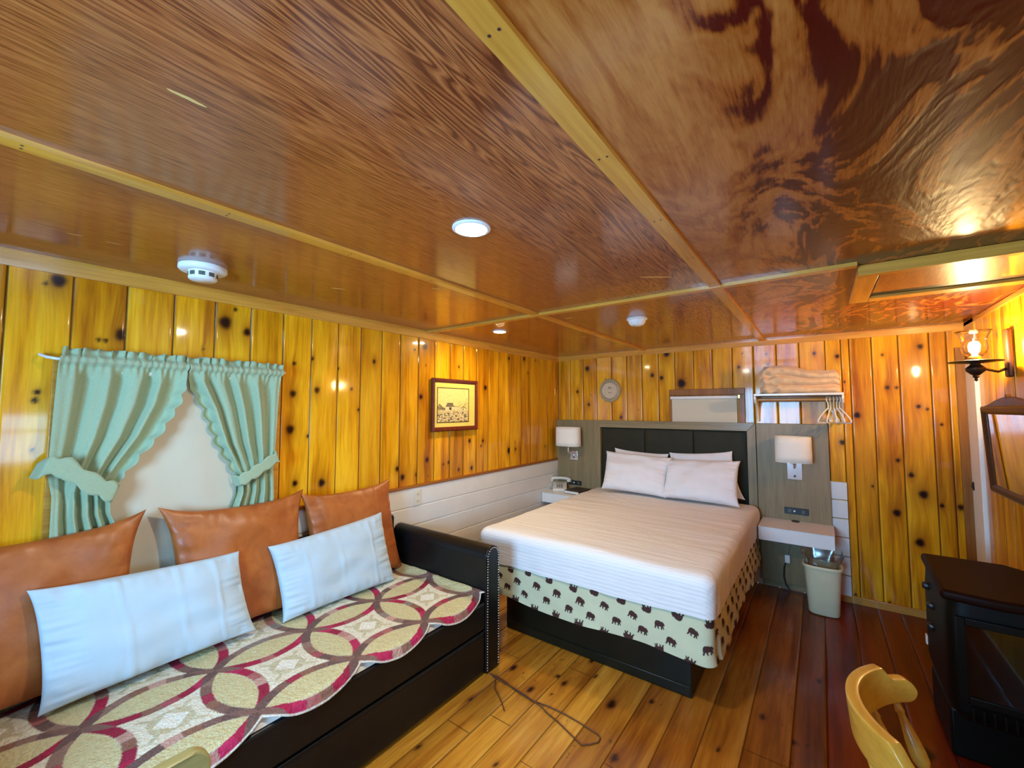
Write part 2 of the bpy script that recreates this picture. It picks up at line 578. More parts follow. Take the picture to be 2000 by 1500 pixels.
FK = [(1.551, -2.165, 0.024), (1.155, -2.312, 0.017), (1.278, -2.164, 0.015), (1.22, -2.131, 0.012), (1.389, -2.006, 0.012), (1.692, -2.464, 0.016), (0.952, -2.56, 0.013), (0.968, -2.926, 0.012), (0.97, -2.217, 0.02), (1.31, -1.887, 0.013), (2.777, -1.64, 0.03), (1.709, -2.021, 0.012), (1.303, -2.792, 0.01), (2.179, -1.807, 0.014), (2.4, -1.311, 0.015), (2.308, -1.906, 0.013)]


def add_boards(mb, edges, v0, v1, fn, knots, du=.008, dv=.009, tilt=.004, tonefn=None, seedk=0, extra=True, groove=.004, gw=.005, stretch=1.5, gdark=.75):
    """tongue-and-groove boards; fn(u,v,d)->world, d = depth towards the room"""
    A = mb.attr
    for k in ('rnd', 'knot', 'halo', 'tone'): A.setdefault(k, ['FLOAT', []])
    A.setdefault('bc', ['VEC', []])
    rng = random.Random(91 + seedk)
    ks = list(knots)
    if extra:
        for i in range(len(edges) - 1):
            for q in range(rng.choice([0, 1, 1, 2, 2])):
                ks.append((edges[i] + (edges[i + 1] - edges[i]) * rng.uniform(.2, .8), rng.uniform(v0 + .03, v1 - .03), rng.choice([.004, .006, .009, .011])))
    for i in range(len(edges) - 1):
        a, b = edges[i], edges[i + 1]
        w = b - a
        inner = max(3, int(w / du))
        us = [a, a + gw * .5] + [a + gw + (w - 2 * gw) * q / inner for q in range(inner + 1)] + [b - gw * .5, b]
        nv = max(2, int((v1 - v0) / dv))
        tl = rng.uniform(-tilt, tilt)
        bow = rng.uniform(-.0012, .0012)
        rv = rng.random()
        near = [k for k in ks if a - .12 < k[0] < b + .12]
        U = np.array(us); V = np.linspace(v0, v1, nv + 1)
        UU, VV = np.meshgrid(U, V)
        kn = np.zeros_like(UU); ha = np.zeros_like(UU)
        for (ku, kv, kr) in near:
            if not (a <= ku <= b): continue
            d = np.sqrt(((UU - ku) / (kr * .85)) ** 2 + ((VV - kv) / (kr * (1.0 if stretch < 1.6 else stretch * .8))) ** 2)
            wob = 1 + .06 * np.sin(3 * np.arctan2(VV - kv, UU - ku) + ku * 40)
            kn = np.maximum(kn, 1 / (1 + (d * wob) ** 7))
            d2 = np.sqrt(((UU - ku) / (kr * 1.9)) ** 2 + ((VV - kv) / (kr * 3.6)) ** 2)
            ha = np.maximum(ha, np.exp(-d2 ** 2) * (.9 if kr > .012 else .5))
        e = np.minimum(U - a, b - U)
        g = np.where(e < gw, (1 - e / gw) * groove, 0)
        gd = np.where(e < gw * .6, gdark, 0)
        kn = np.maximum(kn, gd[None, :])
        D = tl * (U - (a + b) / 2) + bow * (1 - ((U - (a + b) / 2) / (w / 2)) ** 2) - g
        vs = [fn(float(U[i2]), float(V[j]), float(D[i2])) for j in range(nv + 1) for i2 in range(len(us))]
        n = len(us)
        fs = [(j * n + q, j * n + q + 1, (j + 1) * n + q + 1, (j + 1) * n + q) for j in range(nv) for q in range(n - 1)]
        mb.add(vs, fs)
        A['rnd'][1].extend([rv] * (n * (nv + 1)))
        A['tone'][1].extend([(tonefn(a, b, rng) if tonefn else 0.0)] * (n * (nv + 1)))
        A['knot'][1].extend(kn.ravel().tolist())
        A['halo'][1].extend(ha.ravel().tolist())
        A['bc'][1].extend(np.stack([UU, VV, np.zeros_like(UU)], -1).ravel().tolist())


def pad_attr(mb):
    n = len(mb.v)
    for k, (ty, d) in mb.attr.items():
        c = 3 if ty == 'VEC' else 1
        while len(d) < n * c:
            if ty == 'VEC':
                p = mb.v[len(d) // 3]; d.extend([p[0] + p[1], p[2], 0.0])
            else:
                d.append(0.35 if k == 'rnd' else 0.0)


def structure(o):
    o['kind'] = 'structure'
    return o


# left wall (x = 0): pine boards above a white wainscot
left_edges = [-5.60, -5.47, -5.30, -5.13, -4.97, -4.80, -4.63, -4.465, -4.296, -4.128, -3.953, -3.786, -3.618, -3.45, -3.283, -3.114, -2.948, -2.775, -2.612, -2.445, -2.284, -2.114, -1.945, -1.773, -1.611, -1.444, -1.279, -1.118, -.945, -.754, -.587, -.419, -.241, -.074, 0]
mb = MB()
add_boards(mb, left_edges, .925, H, lambda u, v, d: (d, u, v), LK, tilt=.010, seedk=1)
mb.box(-.08, -.006, YF, 0, 0, H)
pad_attr(mb)
structure(mb.build('wall_left', M['pine']))

mb = MB()   # white horizontal boards
zs = [.0, .195, .345, .494, .641, .776, .917]
for i in range(6):
    z0, z1 = zs[i] + .0028, zs[i + 1] - .0028
    mb.prism([(0, z0), (.010, z0), (.0145, z0 + .004), (.0145, z1 - .004), (.010, z1), (0, z1)],
             lambda u, v, d: (u, d, v), -5.6)
mb.box(0, .006, YF, 0, 0, .917)
# butt joint in one board
o = structure(mb.build('trim_1', M['white_paint']))

mb = MB(); mb.box(-.002, .022, YF, 0, .914, .936)
structure(mb.build('trim_2', M['cap'], bevel=.003))

# back wall (y = 0)
mb = MB()
be = [0, .157, .322, .486, .656, .827, .989, 1.157, 1.316, 1.491, 1.657, 1.824, 1.99, 2.163, 2.326, 2.501, 2.603]
fn_back = lambda u, v, d: (u, -d, v)
add_boards(mb, be, .925, H, fn_back, BK, tilt=.010, seedk=2)
add_boards(mb, [2.603, 2.655, 2.79, 2.943, 3.11, 3.199, 3.30], .0, H, fn_back, BK, tilt=.008, seedk=3)
mb.box(0, XR + .1, .006, .08, 0, H)
pad_attr(mb)
structure(mb.build('wall_back', M['pine']))
mb = MB()
zs = [.0, .0, .20, .345, .49, .635, .78, .922]
for i in range(1, 7):
    z0, z1 = zs[i] + .0028, zs[i + 1] - .0028
    mb.prism([(0, z0), (-.010, z0), (-.0145, z0 + .004), (-.0145, z1 - .004), (-.010, z1), (0, z1)],
             lambda u, v, d: (d, u, v), 2.603)
structure(mb.build('trim_3', M['white_paint']))
mb = MB(); mb.box(2.603, 3.24, -.018, 0, 0, .055)
mb.box(2.45, 2.603, -.022, -.012, 0, .05)
structure(mb.build('baseboard_back', M['base_trim'], bevel=.003))

mb = MB(); mb.box(-.001, .011, -.011, .001, .93, H - .05)
structure(mb.build('trim_12', M['casing'], bevel=.003))

# right wall (x = XR) with a small window beside the viewer
WY0, WY1, WZ0, WZ1 = -4.30, -3.62, .98, 1.48
mb = MB()
re = [-2.70 + .154 * k for k in range(16)] + [-.235]
fn_right = lambda u, v, d: (XR - d, u, v)
add_boards(mb, re, .0, H, fn_right, [(-.62, 1.93, .013), (-.95, 1.8, .012), (-.52, 1.15, .016), (-.86, 1.25, .014)], du=.012, dv=.014, tilt=.008, seedk=4)
mb.box(XR, XR + .08, -5.6, WY0, 0, H); mb.box(XR, XR + .08, WY1, -2.70, 0, H)
mb.box(XR, XR + .08, WY0, WY1, 0, WZ0); mb.box(XR, XR + .08, WY0, WY1, WZ1, H)
mb.box(XR + .006, XR + .08, -2.70, -.235, 0, H)
mb.box(XR + .006, XR + .08, -.235, .08, 0, H)
pad_attr(mb)
structure(mb.build('wall_right', M['pine']))
mb = MB(); mb.box(XR - .012, XR + .005, -.238, 0, 1.845, H)
structure(mb.build('trim_4', M['batten_y'], bevel=.002))

# front wall, behind the viewer, with the big window that lights the room
FX0, FX1, FZ0, FZ1 = 1.15, 2.25, .95, 1.95
mb = MB()
mb.box(0, FX0, YF - .08, YF, 0, H); mb.box(FX1, XR + .08, YF - .08, YF, 0, H)
mb.box(FX0, FX1, YF - .08, YF, 0, FZ0); mb.box(FX0, FX1, YF - .08, YF, FZ1, H)
for k in ('rnd', 'knot', 'halo', 'tone'): mb.attr[k] = ['FLOAT', []]
mb.attr['bc'] = ['VEC', []]
pad_attr(mb)
structure(mb.build('wall_front', M['pine']))
w = MB()
for (x0, x1, z0, z1) in ((FX0, FX0 + .05, FZ0, FZ1), (FX1 - .05, FX1, FZ0, FZ1), (FX0, FX1, FZ0, FZ0 + .05), (FX0, FX1, FZ1 - .05, FZ1),
                         (1.68, 1.72, FZ0, FZ1)):
    w.box(x0, x1, YF - .06, YF - .02, z0, z1)
w = structure(w.build('window_3', M['white_paint'], bevel=.003))
p = MB(); p.box(FX0 + .04, FX1 - .04, YF - .045, YF - .041, FZ0 + .04, FZ1 - .04); p.build('pane', M['pane'], w)
w = MB()
for (y0, y1, z0, z1) in ((WY0, WY0 + .04, WZ0, WZ1), (WY1 - .04, WY1, WZ0, WZ1), (WY0, WY1, WZ0, WZ0 + .04), (WY0, WY1, WZ1 - .04, WZ1), (WY0, WY1, 1.28, 1.31)):
    w.box(XR + .02, XR + .06, y0, y1, z0, z1)
w = structure(w.build('window_4', M['white_paint'], bevel=.003))
p = MB(); p.box(XR + .04, XR + .044, WY0 + .03, WY1 - .03, WZ0 + .03, WZ1 - .03); p.build('pane', M['pane'], w)

# floor: boards running towards the back wall
mb = MB()
fe = [0]
rr = random.Random(5)
while fe[-1] < 3.2: fe.append(round(fe[-1] + rr.choice([.13, .145, .16, .16, .172]), 3))
fe[-1] = XR


def ftone(a, b, rng):  # redder stain to the right, with stove and bed shade painted in
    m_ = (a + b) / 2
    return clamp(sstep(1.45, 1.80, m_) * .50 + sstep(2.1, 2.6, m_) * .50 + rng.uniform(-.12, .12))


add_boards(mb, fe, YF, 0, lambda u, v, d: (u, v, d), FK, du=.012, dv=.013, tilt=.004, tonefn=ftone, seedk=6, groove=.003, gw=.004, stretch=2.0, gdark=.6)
# butt joints between board lengths
A = mb.attr
for i in range(len(fe) - 1):
    for yj in (rr.uniform(-2.9, -1.9), rr.uniform(-1.4, -.4)):
        b = mb.add([(fe[i] + .004, yj, .0006), (fe[i + 1] - .004, yj, .0006), (fe[i + 1] - .004, yj + .0028, .0006), (fe[i] + .004, yj + .0028, .0006)], [(0, 1, 2, 3)])
        for k, val in (('rnd', .3), ('knot', .8), ('halo', 0.), ('tone', .5)): A[k][1].extend([val] * 4)
        A['bc'][1].extend([0.0] * 12)
mb.box(0, XR, YF, 0, -.06, -.004)
pad_attr(mb)
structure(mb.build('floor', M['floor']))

# ceiling: plywood sheets
mb = MB()
mb.box(0, 2.066, YF, 0, H, H + .04, 0)
mb.box(2.066, XR + .05, YF, 0, H, H + .04, 1)
PATCH = [(1.487, -4.026, 1.489, -3.961, .010), (.392, -4.025, .403, -3.985, .006), (.399, -3.930, .406, -3.886, .006), (.506, -3.129, .543, -3.068, .016),
         (1.808, -2.382, 1.929, -2.293, .016), (.905, -2.82, .935, -2.79, .012), (1.099, -1.806, 1.158, -1.802, .014), (.855, -1.09, .926, -1.099, .010)]
for (ax, ay, bx, by, wd) in PATCH:
    c = Vector(((ax + bx) / 2, (ay + by) / 2, 0)); d = Vector((bx - ax, by - ay, 0)); L = d.length / 2; d.normalize(); s = Vector((-d.y, d.x, 0))
    vs = []
    for k in range(24):
        a = 2 * PI * k / 24
        p = c + d * (L * cos(a)) + s * (wd * .5 * sin(a) * (1 + .3 * nz(k * .9, ax)))
        vs.append((p.x, p.y, H - .0006))
    mb.add(vs, [tuple(range(24))], 2)
structure(mb.build('ceiling', [M['plyA'], M['plyB'], M['putty']], smooth=False, origin=(0, 0, 0)))


def batten(name, x0, x1, y0, y1, mat, th=.012, nails='y'):
    b = MB(); b.box(x0, x1, y0, y1, H - th, H + .001)
    # nail heads
    L = (y1 - y0) if nails == 'y' else (x1 - x0)
    k = .2
    while k < L - .1:
        for s in (.3, .7):
            if nails == 'y': c = (x0 + (x1 - x0) * s, y0 + k, H - th - .0004)
            else: c = (x0 + k, y0 + (y1 - y0) * s, H - th - .0004)
            b.add([(c[0] + .0032 * cos(a * PI / 4), c[1] + .0032 * sin(a * PI / 4), c[2]) for a in range(8)], [tuple(range(8))], 1)
        k += .41
    return structure(b.build(name, [mat, M['bear_ink']], smooth=False))


batten('trim_5', 1.000, 1.046, YF, 0, M['batten_y'])
batten('trim_6', 2.040, 2.090, YF, 0, M['batten_y'])
batten('trim_7', 0, 2.60, -2.048, -2.008, M['batten_x'], th=.016, nails='x')
# crown strips
b = MB(); b.prism([(0, H), (.020, H), (.020, H - .012), (.010, H - .062), (0, H - .062)], lambda u, v, d: (u, d, v), -5.6)
structure(b.build('trim_8', M['batten_y'], smooth=False))
b = MB(); b.prism([(0, H), (-.020, H), (-.020, H - .012), (-.010, H - .050), (0, H - .050)], lambda u, v, d: (d, u, v), XR)
structure(b.build('trim_9', M['batten_x'], smooth=False))
b = MB(); b.box(XR - .012, XR, YF, -.0, H - .03, H)
structure(b.build('trim_10', M['batten_y'], bevel=.003))

# attic hatch let into the ceiling
hx = thing('attic_hatch', 'wooden attic hatch with a dark slot in the ceiling near the brass wall lamp', 'hatch', (2.95, -1.65, H))
b = MB(); b.box(2.605, 3.29, -1.985, -1.945, H - .045, H - .0005); b.build('front_trim', M['batten_x'], hx, bevel=.002)
b = MB(); b.box(2.605, 2.685, -1.944, -1.262, H - .018, H - .0005); b.build('side_trim', M['batten_y'], hx, bevel=.002)
b = MB(); b.box(2.686, 3.29, -1.345, -1.262, H - .018, H - .0005); b.build('back_trim', M['batten_x'], hx, bevel=.002)
b = MB(); b.box(2.69, 3.29, -1.943, -1.475, H - .016, H - .0008); b.build('hatch_panel', M['plyA'], hx, bevel=.002)
b = MB(); b.box(2.687, 3.29, -1.474, -1.346, H - .004, H - .0006); b.build('slot', M['black_plastic'], hx)

# doorway corner on the right: brown casing and the white door
b = MB(); b.box(3.235, 3.285, -.022, -.001, 0, 1.93)
structure(b.build('trim_11', M['casing'], bevel=.003))
b = MB(); b.box(XR - .020, XR + .004, -.232, -.024, .01, 1.84)
d = structure(b.build('door_1', M['door_paint'], bevel=.003))
b = MB(); b.box(XR - .024, XR - .0195, -.075, -.045, .945, 1.0); b.box(XR - .030, XR - .023, -.066, -.052, .96, .985)
b.build('latch', M['bronze'], d, bevel=.001)
b = MB(); b.prism([(0, 0), (.018, 0), (.018, .05), (0, .055)], lambda u, v, dd: (XR - u, dd, v), -2.46)
o = b.build('baseboard_right', M['base_trim']); structure(o)

# window in the left wall: trim, pane, roller blind, curtains
w = MB()
for (y0, y1, z0, z1) in ((-4.0, -3.94, .72, 1.70), (-3.19, -3.13, .72, 1.70), (-3.94, -3.19, 1.64, 1.70), (-3.94, -3.19, .72, .78)):
    w.box(0.0, .022, y0, y1, z0, z1)
w = structure(w.build('window_1', M['batten_y'], bevel=.003))
p = MB(); p.box(.012, .016, -3.94, -3.19, .78, 1.64); p.build('pane', M['pane'], w)
bl = thing('roller_blind', 'cream roller blind pulled down behind the green curtains', 'blind', (.03, -3.565, .75))
b = MB()


def blf(i, j):
    y = -3.955 + .78 * i / 40; z = .775 + .90 * j / 40
    return (.030 + .0025 * sin(i * .5 + j * .13) + .0012 * nz(i * .2, j * .2), y, z)


b.grid(blf, 40, 40); b.build('fabric', M['blind'], bl)
b = MB(); b.tube([(.034, -3.96, 1.66), (.034, -3.17, 1.66)], .018, 14); b.build('roller', M['white_paint'], bl)
b = MB(); b.box(.024, .036, -3.955, -3.175, .745, .775); b.build('hem_bar', M['blind'], bl, bevel=.003)

rod = MB(); rod.tube([(.012, -4.035, 1.712), (.055, -4.02, 1.700), (.075, -3.995, 1.694), (.075, -3.15, 1.694), (.055, -3.125, 1.698), (.012, -3.11, 1.705)], .006, 8)
tag(rod.build('curtain_rod', M['white_paint']), 'thin white curtain rod threaded through the green curtain heading', 'curtain rod')


def interp(tab, z):
    if z >= tab[0][0]: return tab[0][1]
    for (a, va), (b_, vb) in zip(tab, tab[1:]):
        if z >= b_:
            t = (a - z) / (a - b_); return va + (vb - va) * t
    return tab[-1][1]


def curtain(name, label, outer, inner, sgn, nf, phase):
    """outer / inner: tables (z, y), top to bottom"""
    root = thing(name, label, 'curtain', (.07, (outer[0][1] + inner[0][1]) / 2, .72), 'sage green curtain pair')
    mb = MB()
    NU, NV = 150, 120
    ztop, zbot = 1.742, .74

    def fn(i, j):
        t = i / NU; z = ztop - (ztop - zbot) * j / NV
        yo = interp(outer, z); yi = interp(inner, z)
        # scalloped inner border above the tie
        if 1.16 < z < 1.63:
            ph = (1.63 - z) / .066
            scal = sgn * .018 * (abs(sin(PI * ph)) - .3) * sstep(1.63, 1.58, z) * sstep(.86, 1.0, i / NU)
        else: scal = 0
        # fold lines fan out from the tie: crowd them to the inner edge
        tt = t
        y = yo + (yi - yo) * tt + scal
        wdt = abs(yi - yo)
        head = sstep(1.60, 1.70, z)
        tie = math.exp(-((z - 1.19) / .06) ** 2)
        fold = sin(2 * PI * nf * tt ** 1.25 + phase + .5 * nz(tt * 3, z * 2, phase)) + .30 * sin(2 * PI * nf * 1.9 * tt + phase * 2) + .5 * nz(tt * 8, z * 1.5, phase)
        amp = .021 * (1 - head) * (1 - .55 * tie) * (.5 + .5 * sstep(0, .1, tt) * 1.0)
        fr = sin(2 * PI * 17 * tt + phase + 2.2 * sin(tt * 9)) * .004 + nz(tt * 26, z * 6, phase) * .006
        x = .056 + fold * amp + fr * head + .012 * head
        x += .004 * nz(tt * 7 + phase, z * 3)
        if 1.682 < z < 1.710: x = .094 + fr * .4     # rod pocket
        if z > 1.706:
            y += .008 * sin(tt * 60 + phase)
            z += .014 * nz(tt * 15 + phase, 3.3) * (z - 1.706) / .036
            x += .012 * sin(2 * PI * 12 * tt + phase) * (z - 1.706) / .036
        if z < 1.16: x += .014 * (1.16 - z)
        # tight gather line below the pocket
        x += -.004 * math.exp(-((z - 1.682) / .004) ** 2) - .005 * math.exp(-((z - 1.708) / .003) ** 2)
        return (max(x, .037), y, z)

    mb.grid(fn, NU, NV)
    mb.build('panel', M['curtain'], root, ang=80, solid=.0012)
    return root


cl = curtain('curtain', 'left sage green curtain gathered wide in a scalloped tieback',
             [(1.742, -3.985), (1.69, -3.99), (1.25, -4.0), (1.16, -3.985), (.74, -3.985)],
             [(1.742, -3.572), (1.63, -3.578), (1.52, -3.606), (1.38, -3.675), (1.29, -3.740), (1.21, -3.79), (1.165, -3.825), (1.07, -3.82), (.97, -3.785), (.74, -3.76)],
             1, 4.2, .6)
cr_ = curtain('curtain', 'right sage green curtain in a narrow tieback beside bare pine boards',
              [(1.742, -3.150), (1.69, -3.150), (1.25, -3.168), (1.16, -3.172), (.74, -3.160)],
              [(1.742, -3.575), (1.63, -3.566), (1.50, -3.500), (1.32, -3.435), (1.22, -3.380), (1.16, -3.348), (1.07, -3.350), (.98, -3.380), (.74, -3.39)],
              -1, 4.6, 2.1)


def tieback(root, path, wd, sgn):
    """path: (y, z) centreline from the wall hook to the gather"""
    mb = MB(); N = 60

    def fn(i, j):
        t = i / N
        k = t * (len(path) - 1); a = min(int(k), len(path) - 2); f = k - a
        y = path[a][0] + (path[a + 1][0] - path[a][0]) * f
        z = path[a][1] + (path[a + 1][1] - path[a][1]) * f
        s = j / 6 - .5
        wv = wd * (.86 + .42 * abs(sin(PI * t * 4.5)))
        x = .100 + .012 * sin(PI * t) - .05 * sstep(.12, 0, t) - .05 * sstep(.9, 1, t)
        return (x, y + s * wv * .35 * sgn, z + s * wv)

    mb.grid(fn, N, 6)
    mb.build('tieback', M['curtain'], root, solid=.003, ang=80)


tieback(cl, [(-4.035, 1.265), (-4.0, 1.285), (-3.955, 1.272), (-3.90, 1.215), (-3.85, 1.178), (-3.815, 1.155), (-3.805, 1.14)], .062, 1)
tieback(cr_, [(-3.160, 1.245), (-3.180, 1.240), (-3.235, 1.205), (-3.29, 1.170), (-3.335, 1.145), (-3.362, 1.135)], .048, -1)

# small window high behind the headboard, with its own blind
w = MB()
w.box(1.262, 1.312, -.020, -.001, 1.30, 1.635); w.box(1.868, 1.918, -.020, -.001, 1.30, 1.635)
w.box(1.262, 1.918, -.020, -.001, 1.625, 1.685)
w = structure(w.build('window_2', M['casing'], bevel=.003))
p = MB(); p.box(1.312, 1.868, -.008, -.004, 1.30, 1.625); p.build('pane', M['pane'], w)
bl = thing('roller_blind', 'small roller blind showing above the headboard', 'blind', (1.575, -.02, 1.30))
b = MB(); b.grid(lambda i, j: (1.290 + .565 * i / 20, -.024 + .0015 * sin(i * .8) * (1 - j / 16), 1.30 + .295 * j / 16), 20, 16); b.build('fabric', M['blind'], bl)
b = MB(); b.tube([(1.283, -.038, 1.604), (1.862, -.038, 1.604)], .0145, 16); b.build('roller', M['white_plastic'], bl)
b = MB(); b.box(1.866, 1.886, -.050, -.021, 1.592, 1.622); b.tube([(1.860, -.038, 1.604), (1.872, -.038, 1.604)], .004, 8); b.build('bracket', M['brass'], bl, bevel=.002)

# ------------------------------------------------------------------ soft shapes
def pillow(name, label, cat, A, B, Cc, D, T, mat, group=None, bow=.07, seed=0, wr=.006, creases=(), N=56, pinch=.0, sag=.0):
    """A,B top corners (left,right), Cc,D bottom corners (right,left) in world space; front is the side of -normal"""
    A, B, Cc, D = [Vector(p) for p in (A, B, Cc, D)]
    nrm = (B - A).cross(D - A).normalized()
    mb = MB()

    def samp(i): return sin(PI / 2 * (2 * i / N - 1))

    for side in (1, -1):
        def fn(i, j, side=side):
            u = samp(i); v = samp(j)
            uu = u * (1 - bow * (1 - v * v)); vv = v * (1 - bow * .8 * (1 - u * u))
            # ears: corners run out to small points
            e = (abs(u) * abs(v)) ** 6
            s = (uu * (1 + pinch * e) + 1) / 2; t = (vv * (1 + pinch * e) + 1) / 2
            p = (A * (1 - s) + B * s) * (1 - t) + (D * (1 - s) + Cc * s) * t
            k = max(0.0, (1 - u * u)) ** .5 * max(0.0, (1 - v * v)) ** .5
            h = T / 2 * (k ** .62)
            h *= 1 + sag * v
            if k > 0:
                rim = min(1, k * 3)
                a = nz(u * 2.2 + seed, v * 2.2, seed * 1.7)
                h += wr * 1.6 * a * rim
                # puckers running in from the seams
                ed = sstep(.55, .98, abs(v)); h += wr * .9 * ed * nz(u * 11 + seed * 3, v * 1.5, side) * rim
                eu = sstep(.55, .98, abs(u)); h += wr * .9 * eu * nz(v * 11 + seed * 5, u * 1.5, side + 4) * rim
                for cu in creases: h += .005 * math.exp(-((u + .02 * sin(v * 2 + cu * 9) - cu) / .014) ** 2) * rim
            return p + nrm * (h * side)

        b = len(mb.v)
        mb.grid(fn, N, N)
    o = mb.build(name, mat, merge=True, ang=180)
    tag(o, label, cat, group)
    return o


def rr_path(x0, x1, y0, y1, r, n=10, step=.03):
    """rounded rectangle perimeter, counter-clockwise from (x0+r,y0): list of (x,y,nx,ny,s)"""
    pts = []
    def line(ax, ay, bx, by, nx, ny):
        L = math.hypot(bx - ax, by - ay); k = max(1, int(L / step))
        for q in range(k): pts.append((ax + (bx - ax) * q / k, ay + (by - ay) * q / k, nx, ny))
    def arc(cx, cy, a0):
        for q in range(n):
            a = a0 + PI / 2 * q / n
            pts.append((cx + r * cos(a), cy + r * sin(a), cos(a), sin(a)))
    line(x0 + r, y0, x1 - r, y0, 0, -1); arc(x1 - r, y0 + r, -PI / 2)
    line(x1, y0 + r, x1, y1 - r, 1, 0); arc(x1 - r, y1 - r, 0)
    line(x1 - r, y1, x0 + r, y1, 0, 1); arc(x0 + r, y1 - r, PI / 2)
    line(x0, y1 - r, x0, y0 + r, -1, 0); arc(x0 + r, y0 + r, PI)
    out = []; s = 0
    for i, p in enumerate(pts):
        if i: s += math.hypot(p[0] - pts[i - 1][0], p[1] - pts[i - 1][1])
        out.append(p + (s,))
    return out


def drape(x0, x1, y0, y1, ztop, r, hem, puff=None, wob=None, rc=.07, step=.025, close=False):
    """cloth or cushion lying over a block: flat top, rolled edge radius r, sides down to hem(x,y,s)"""
    mb = MB()
    per = rr_path(x0, x1, y0, y1, rc, 8, step)
    n = len(per)
    cx, cy = (x0 + x1) / 2, (y0 + y1) / 2
    rings = []
    K = [0, .25, .5, .7, .85, .94]
    for k in K:      # flat part: shrink the perimeter
        rings.append(('top', k))
    for q in range(7): rings.append(('roll', q / 6))
    for q in range(1, 9): rings.append(('side', q / 8))
    vs = []
    for kind, k in rings:
        for (x, y, nx, ny, s) in per:
            ix, iy = x - nx * r, y - ny * r
            if kind == 'top':
                # radial towards a spine along y so the quads stay even
                sx = cx; sy = clamp(iy, y0 + (x1 - x0) / 2, y1 - (x1 - x0) / 2) if (y1 - y0) > (x1 - x0) else cy
                px = sx + (ix - sx) * k; py = sy + (iy - sy) * k; pz = ztop
            elif kind == 'roll':
                a = PI / 2 * k
                px = ix + nx * r * sin(a); py = iy + ny * r * sin(a); pz = ztop - r * (1 - cos(a))
            else:
                h = hem(x, y, s)
                px, py = x, y; pz = (ztop - r) + (h - (ztop - r)) * k
            if puff: pz += puff(px, py) * (1 if kind == 'top' else max(0, 1 - k) if kind == 'roll' else 0)
            if wob:
                w = wob(px, py, pz, s) * (0 if kind == 'top' else k if kind == 'roll' else 1)
                px += nx * w; py += ny * w
            vs.append((px, py, pz))
    fs = []
    for j in range(len(rings) - 1):
        for i in range(n):
            i2 = (i + 1) % n
            fs.append((j * n + i, (j + 1) * n + i, (j + 1) * n + i2, j * n + i2))
    if close: fs.append(tuple((len(rings) - 1) * n + i for i in range(n)))
    mb.add(vs, fs)
    return mb, per


# ------------------------------------------------------------------ bed
BX0, BX1, BY0, BY1 = .52, 2.015, -2.02, -.10
bed = thing('bed', 'queen bed on a black plinth with a bear print box spring cover', 'bed', (1.27, -1.0, 0))
b = MB(); b.box(.672, 1.872, -1.885, -.12, .003, .31); b.build('plinth', M['plinth'], bed, bevel=.004)
b = MB(); b.box(.68, 1.864, -1.8905, -1.884, .012, .060); b.build('kick_board', M['plinth'], bed, bevel=.003)
b = MB(); b.box(BX0 + .03, BX1 - .03, BY0 + .03, BY1 - .02, .312, .49); b.build('box_spring', M['quilt_back'], bed, bevel=.03)
mbm, _ = drape(BX0 + .012, BX1 - .012, BY0 + .012, BY1 - .012, .664, .045, lambda x, y, s: .497, close=True)
mbm.build('mattress', M['quilt_back'], bed, merge=True, ang=60)


def skirt_surf(s_idx, k, per, off=0.0):
    x, y, nx, ny, s = per[s_idx]
    hem = .262 + .012 * nz(s * 2.3, 1.1) - .006 * sin(s * 5)
    # hem climbs towards the near left corner like the photo
    hem += .02 * sstep(1.2, .5, x) * sstep(-1.6, -2.0, y)
    z = .497 + (hem - .497) * k
    w = .002 + .012 * k * (.5 + nz(s * 3.1, k * .6, 2.2)) + .005 * k * sin(s * 17 + 1.5 * sin(s * 3)) + .006 * nz(s * 6 - k * 3, k * 2, 7)
    if x > BX1 - .05 and y > -1.9: w += .022 * k * (.6 + .5 * nz(y * 4, 2.2))
    w *= k ** .6
    w += off
    return Vector((x + nx * w, y + ny * w, z))


per = rr_path(BX0 + .014, BX1 - .014, BY0 + .014, BY1 - .01, .05, 10, .010)
sk = MB(); n = len(per); NK = 16
sk.grid(lambda i, j: skirt_surf(i % n, j / NK, per), n, NK, wrapu=True)
BEAR = [(-.50, .02), (-.46, .16), (-.40, .25), (-.31, .31), (-.29, .37), (-.23, .37), (-.20, .31), (-.08, .36), (.05, .41), (.18, .40), (.32, .40), (.44, .33), (.51, .20), (.54, .02),
        (.52, -.16), (.55, -.30), (.60, -.36), (.57, -.40), (.46, -.40), (.42, -.30), (.36, -.16), (.30, -.13), (.24, -.28), (.20, -.40), (.09, -.40), (.13, -.30), (.12, -.14), (-.04, -.12), (-.12, -.14),
        (-.11, -.28), (-.07, -.36), (-.10, -.40), (-.21, -.40), (-.23, -.28), (-.25, -.14), (-.30, -.26), (-.36, -.33), (-.46, -.32), (-.41, -.24), (-.36, -.08), (-.38, .04), (-.44, .0)]
from mathutils.geometry import tessellate_polygon
tess = tessellate_polygon([[Vector((p[0], p[1], 0)) for p in BEAR]])
_bm = bmesh.new()
_bv = [_bm.verts.new((p[0], p[1], 0)) for p in BEAR]
for tr in tess:
    _bm.faces.new([_bv[q_] for q_ in tr])
bmesh.ops.subdivide_edges(_bm, edges=_bm.edges[:], cuts=3, use_grid_fill=True)
bmesh.ops.triangulate(_bm, faces=_bm.faces[:])
_bm.verts.index_update()
BV = [(v.co.x, v.co.y) for v in _bm.verts]
BF = [tuple(v.index for v in f.verts) for f in _bm.faces]
_bm.free()
S = [p[4] for p in per]
smax = S[-1]
sarr = np.array(S)
rb = random.Random(3)
rows = [(.17, 1), (.44, 1), (.71, 1), (.96, 1)]
ZH = .225
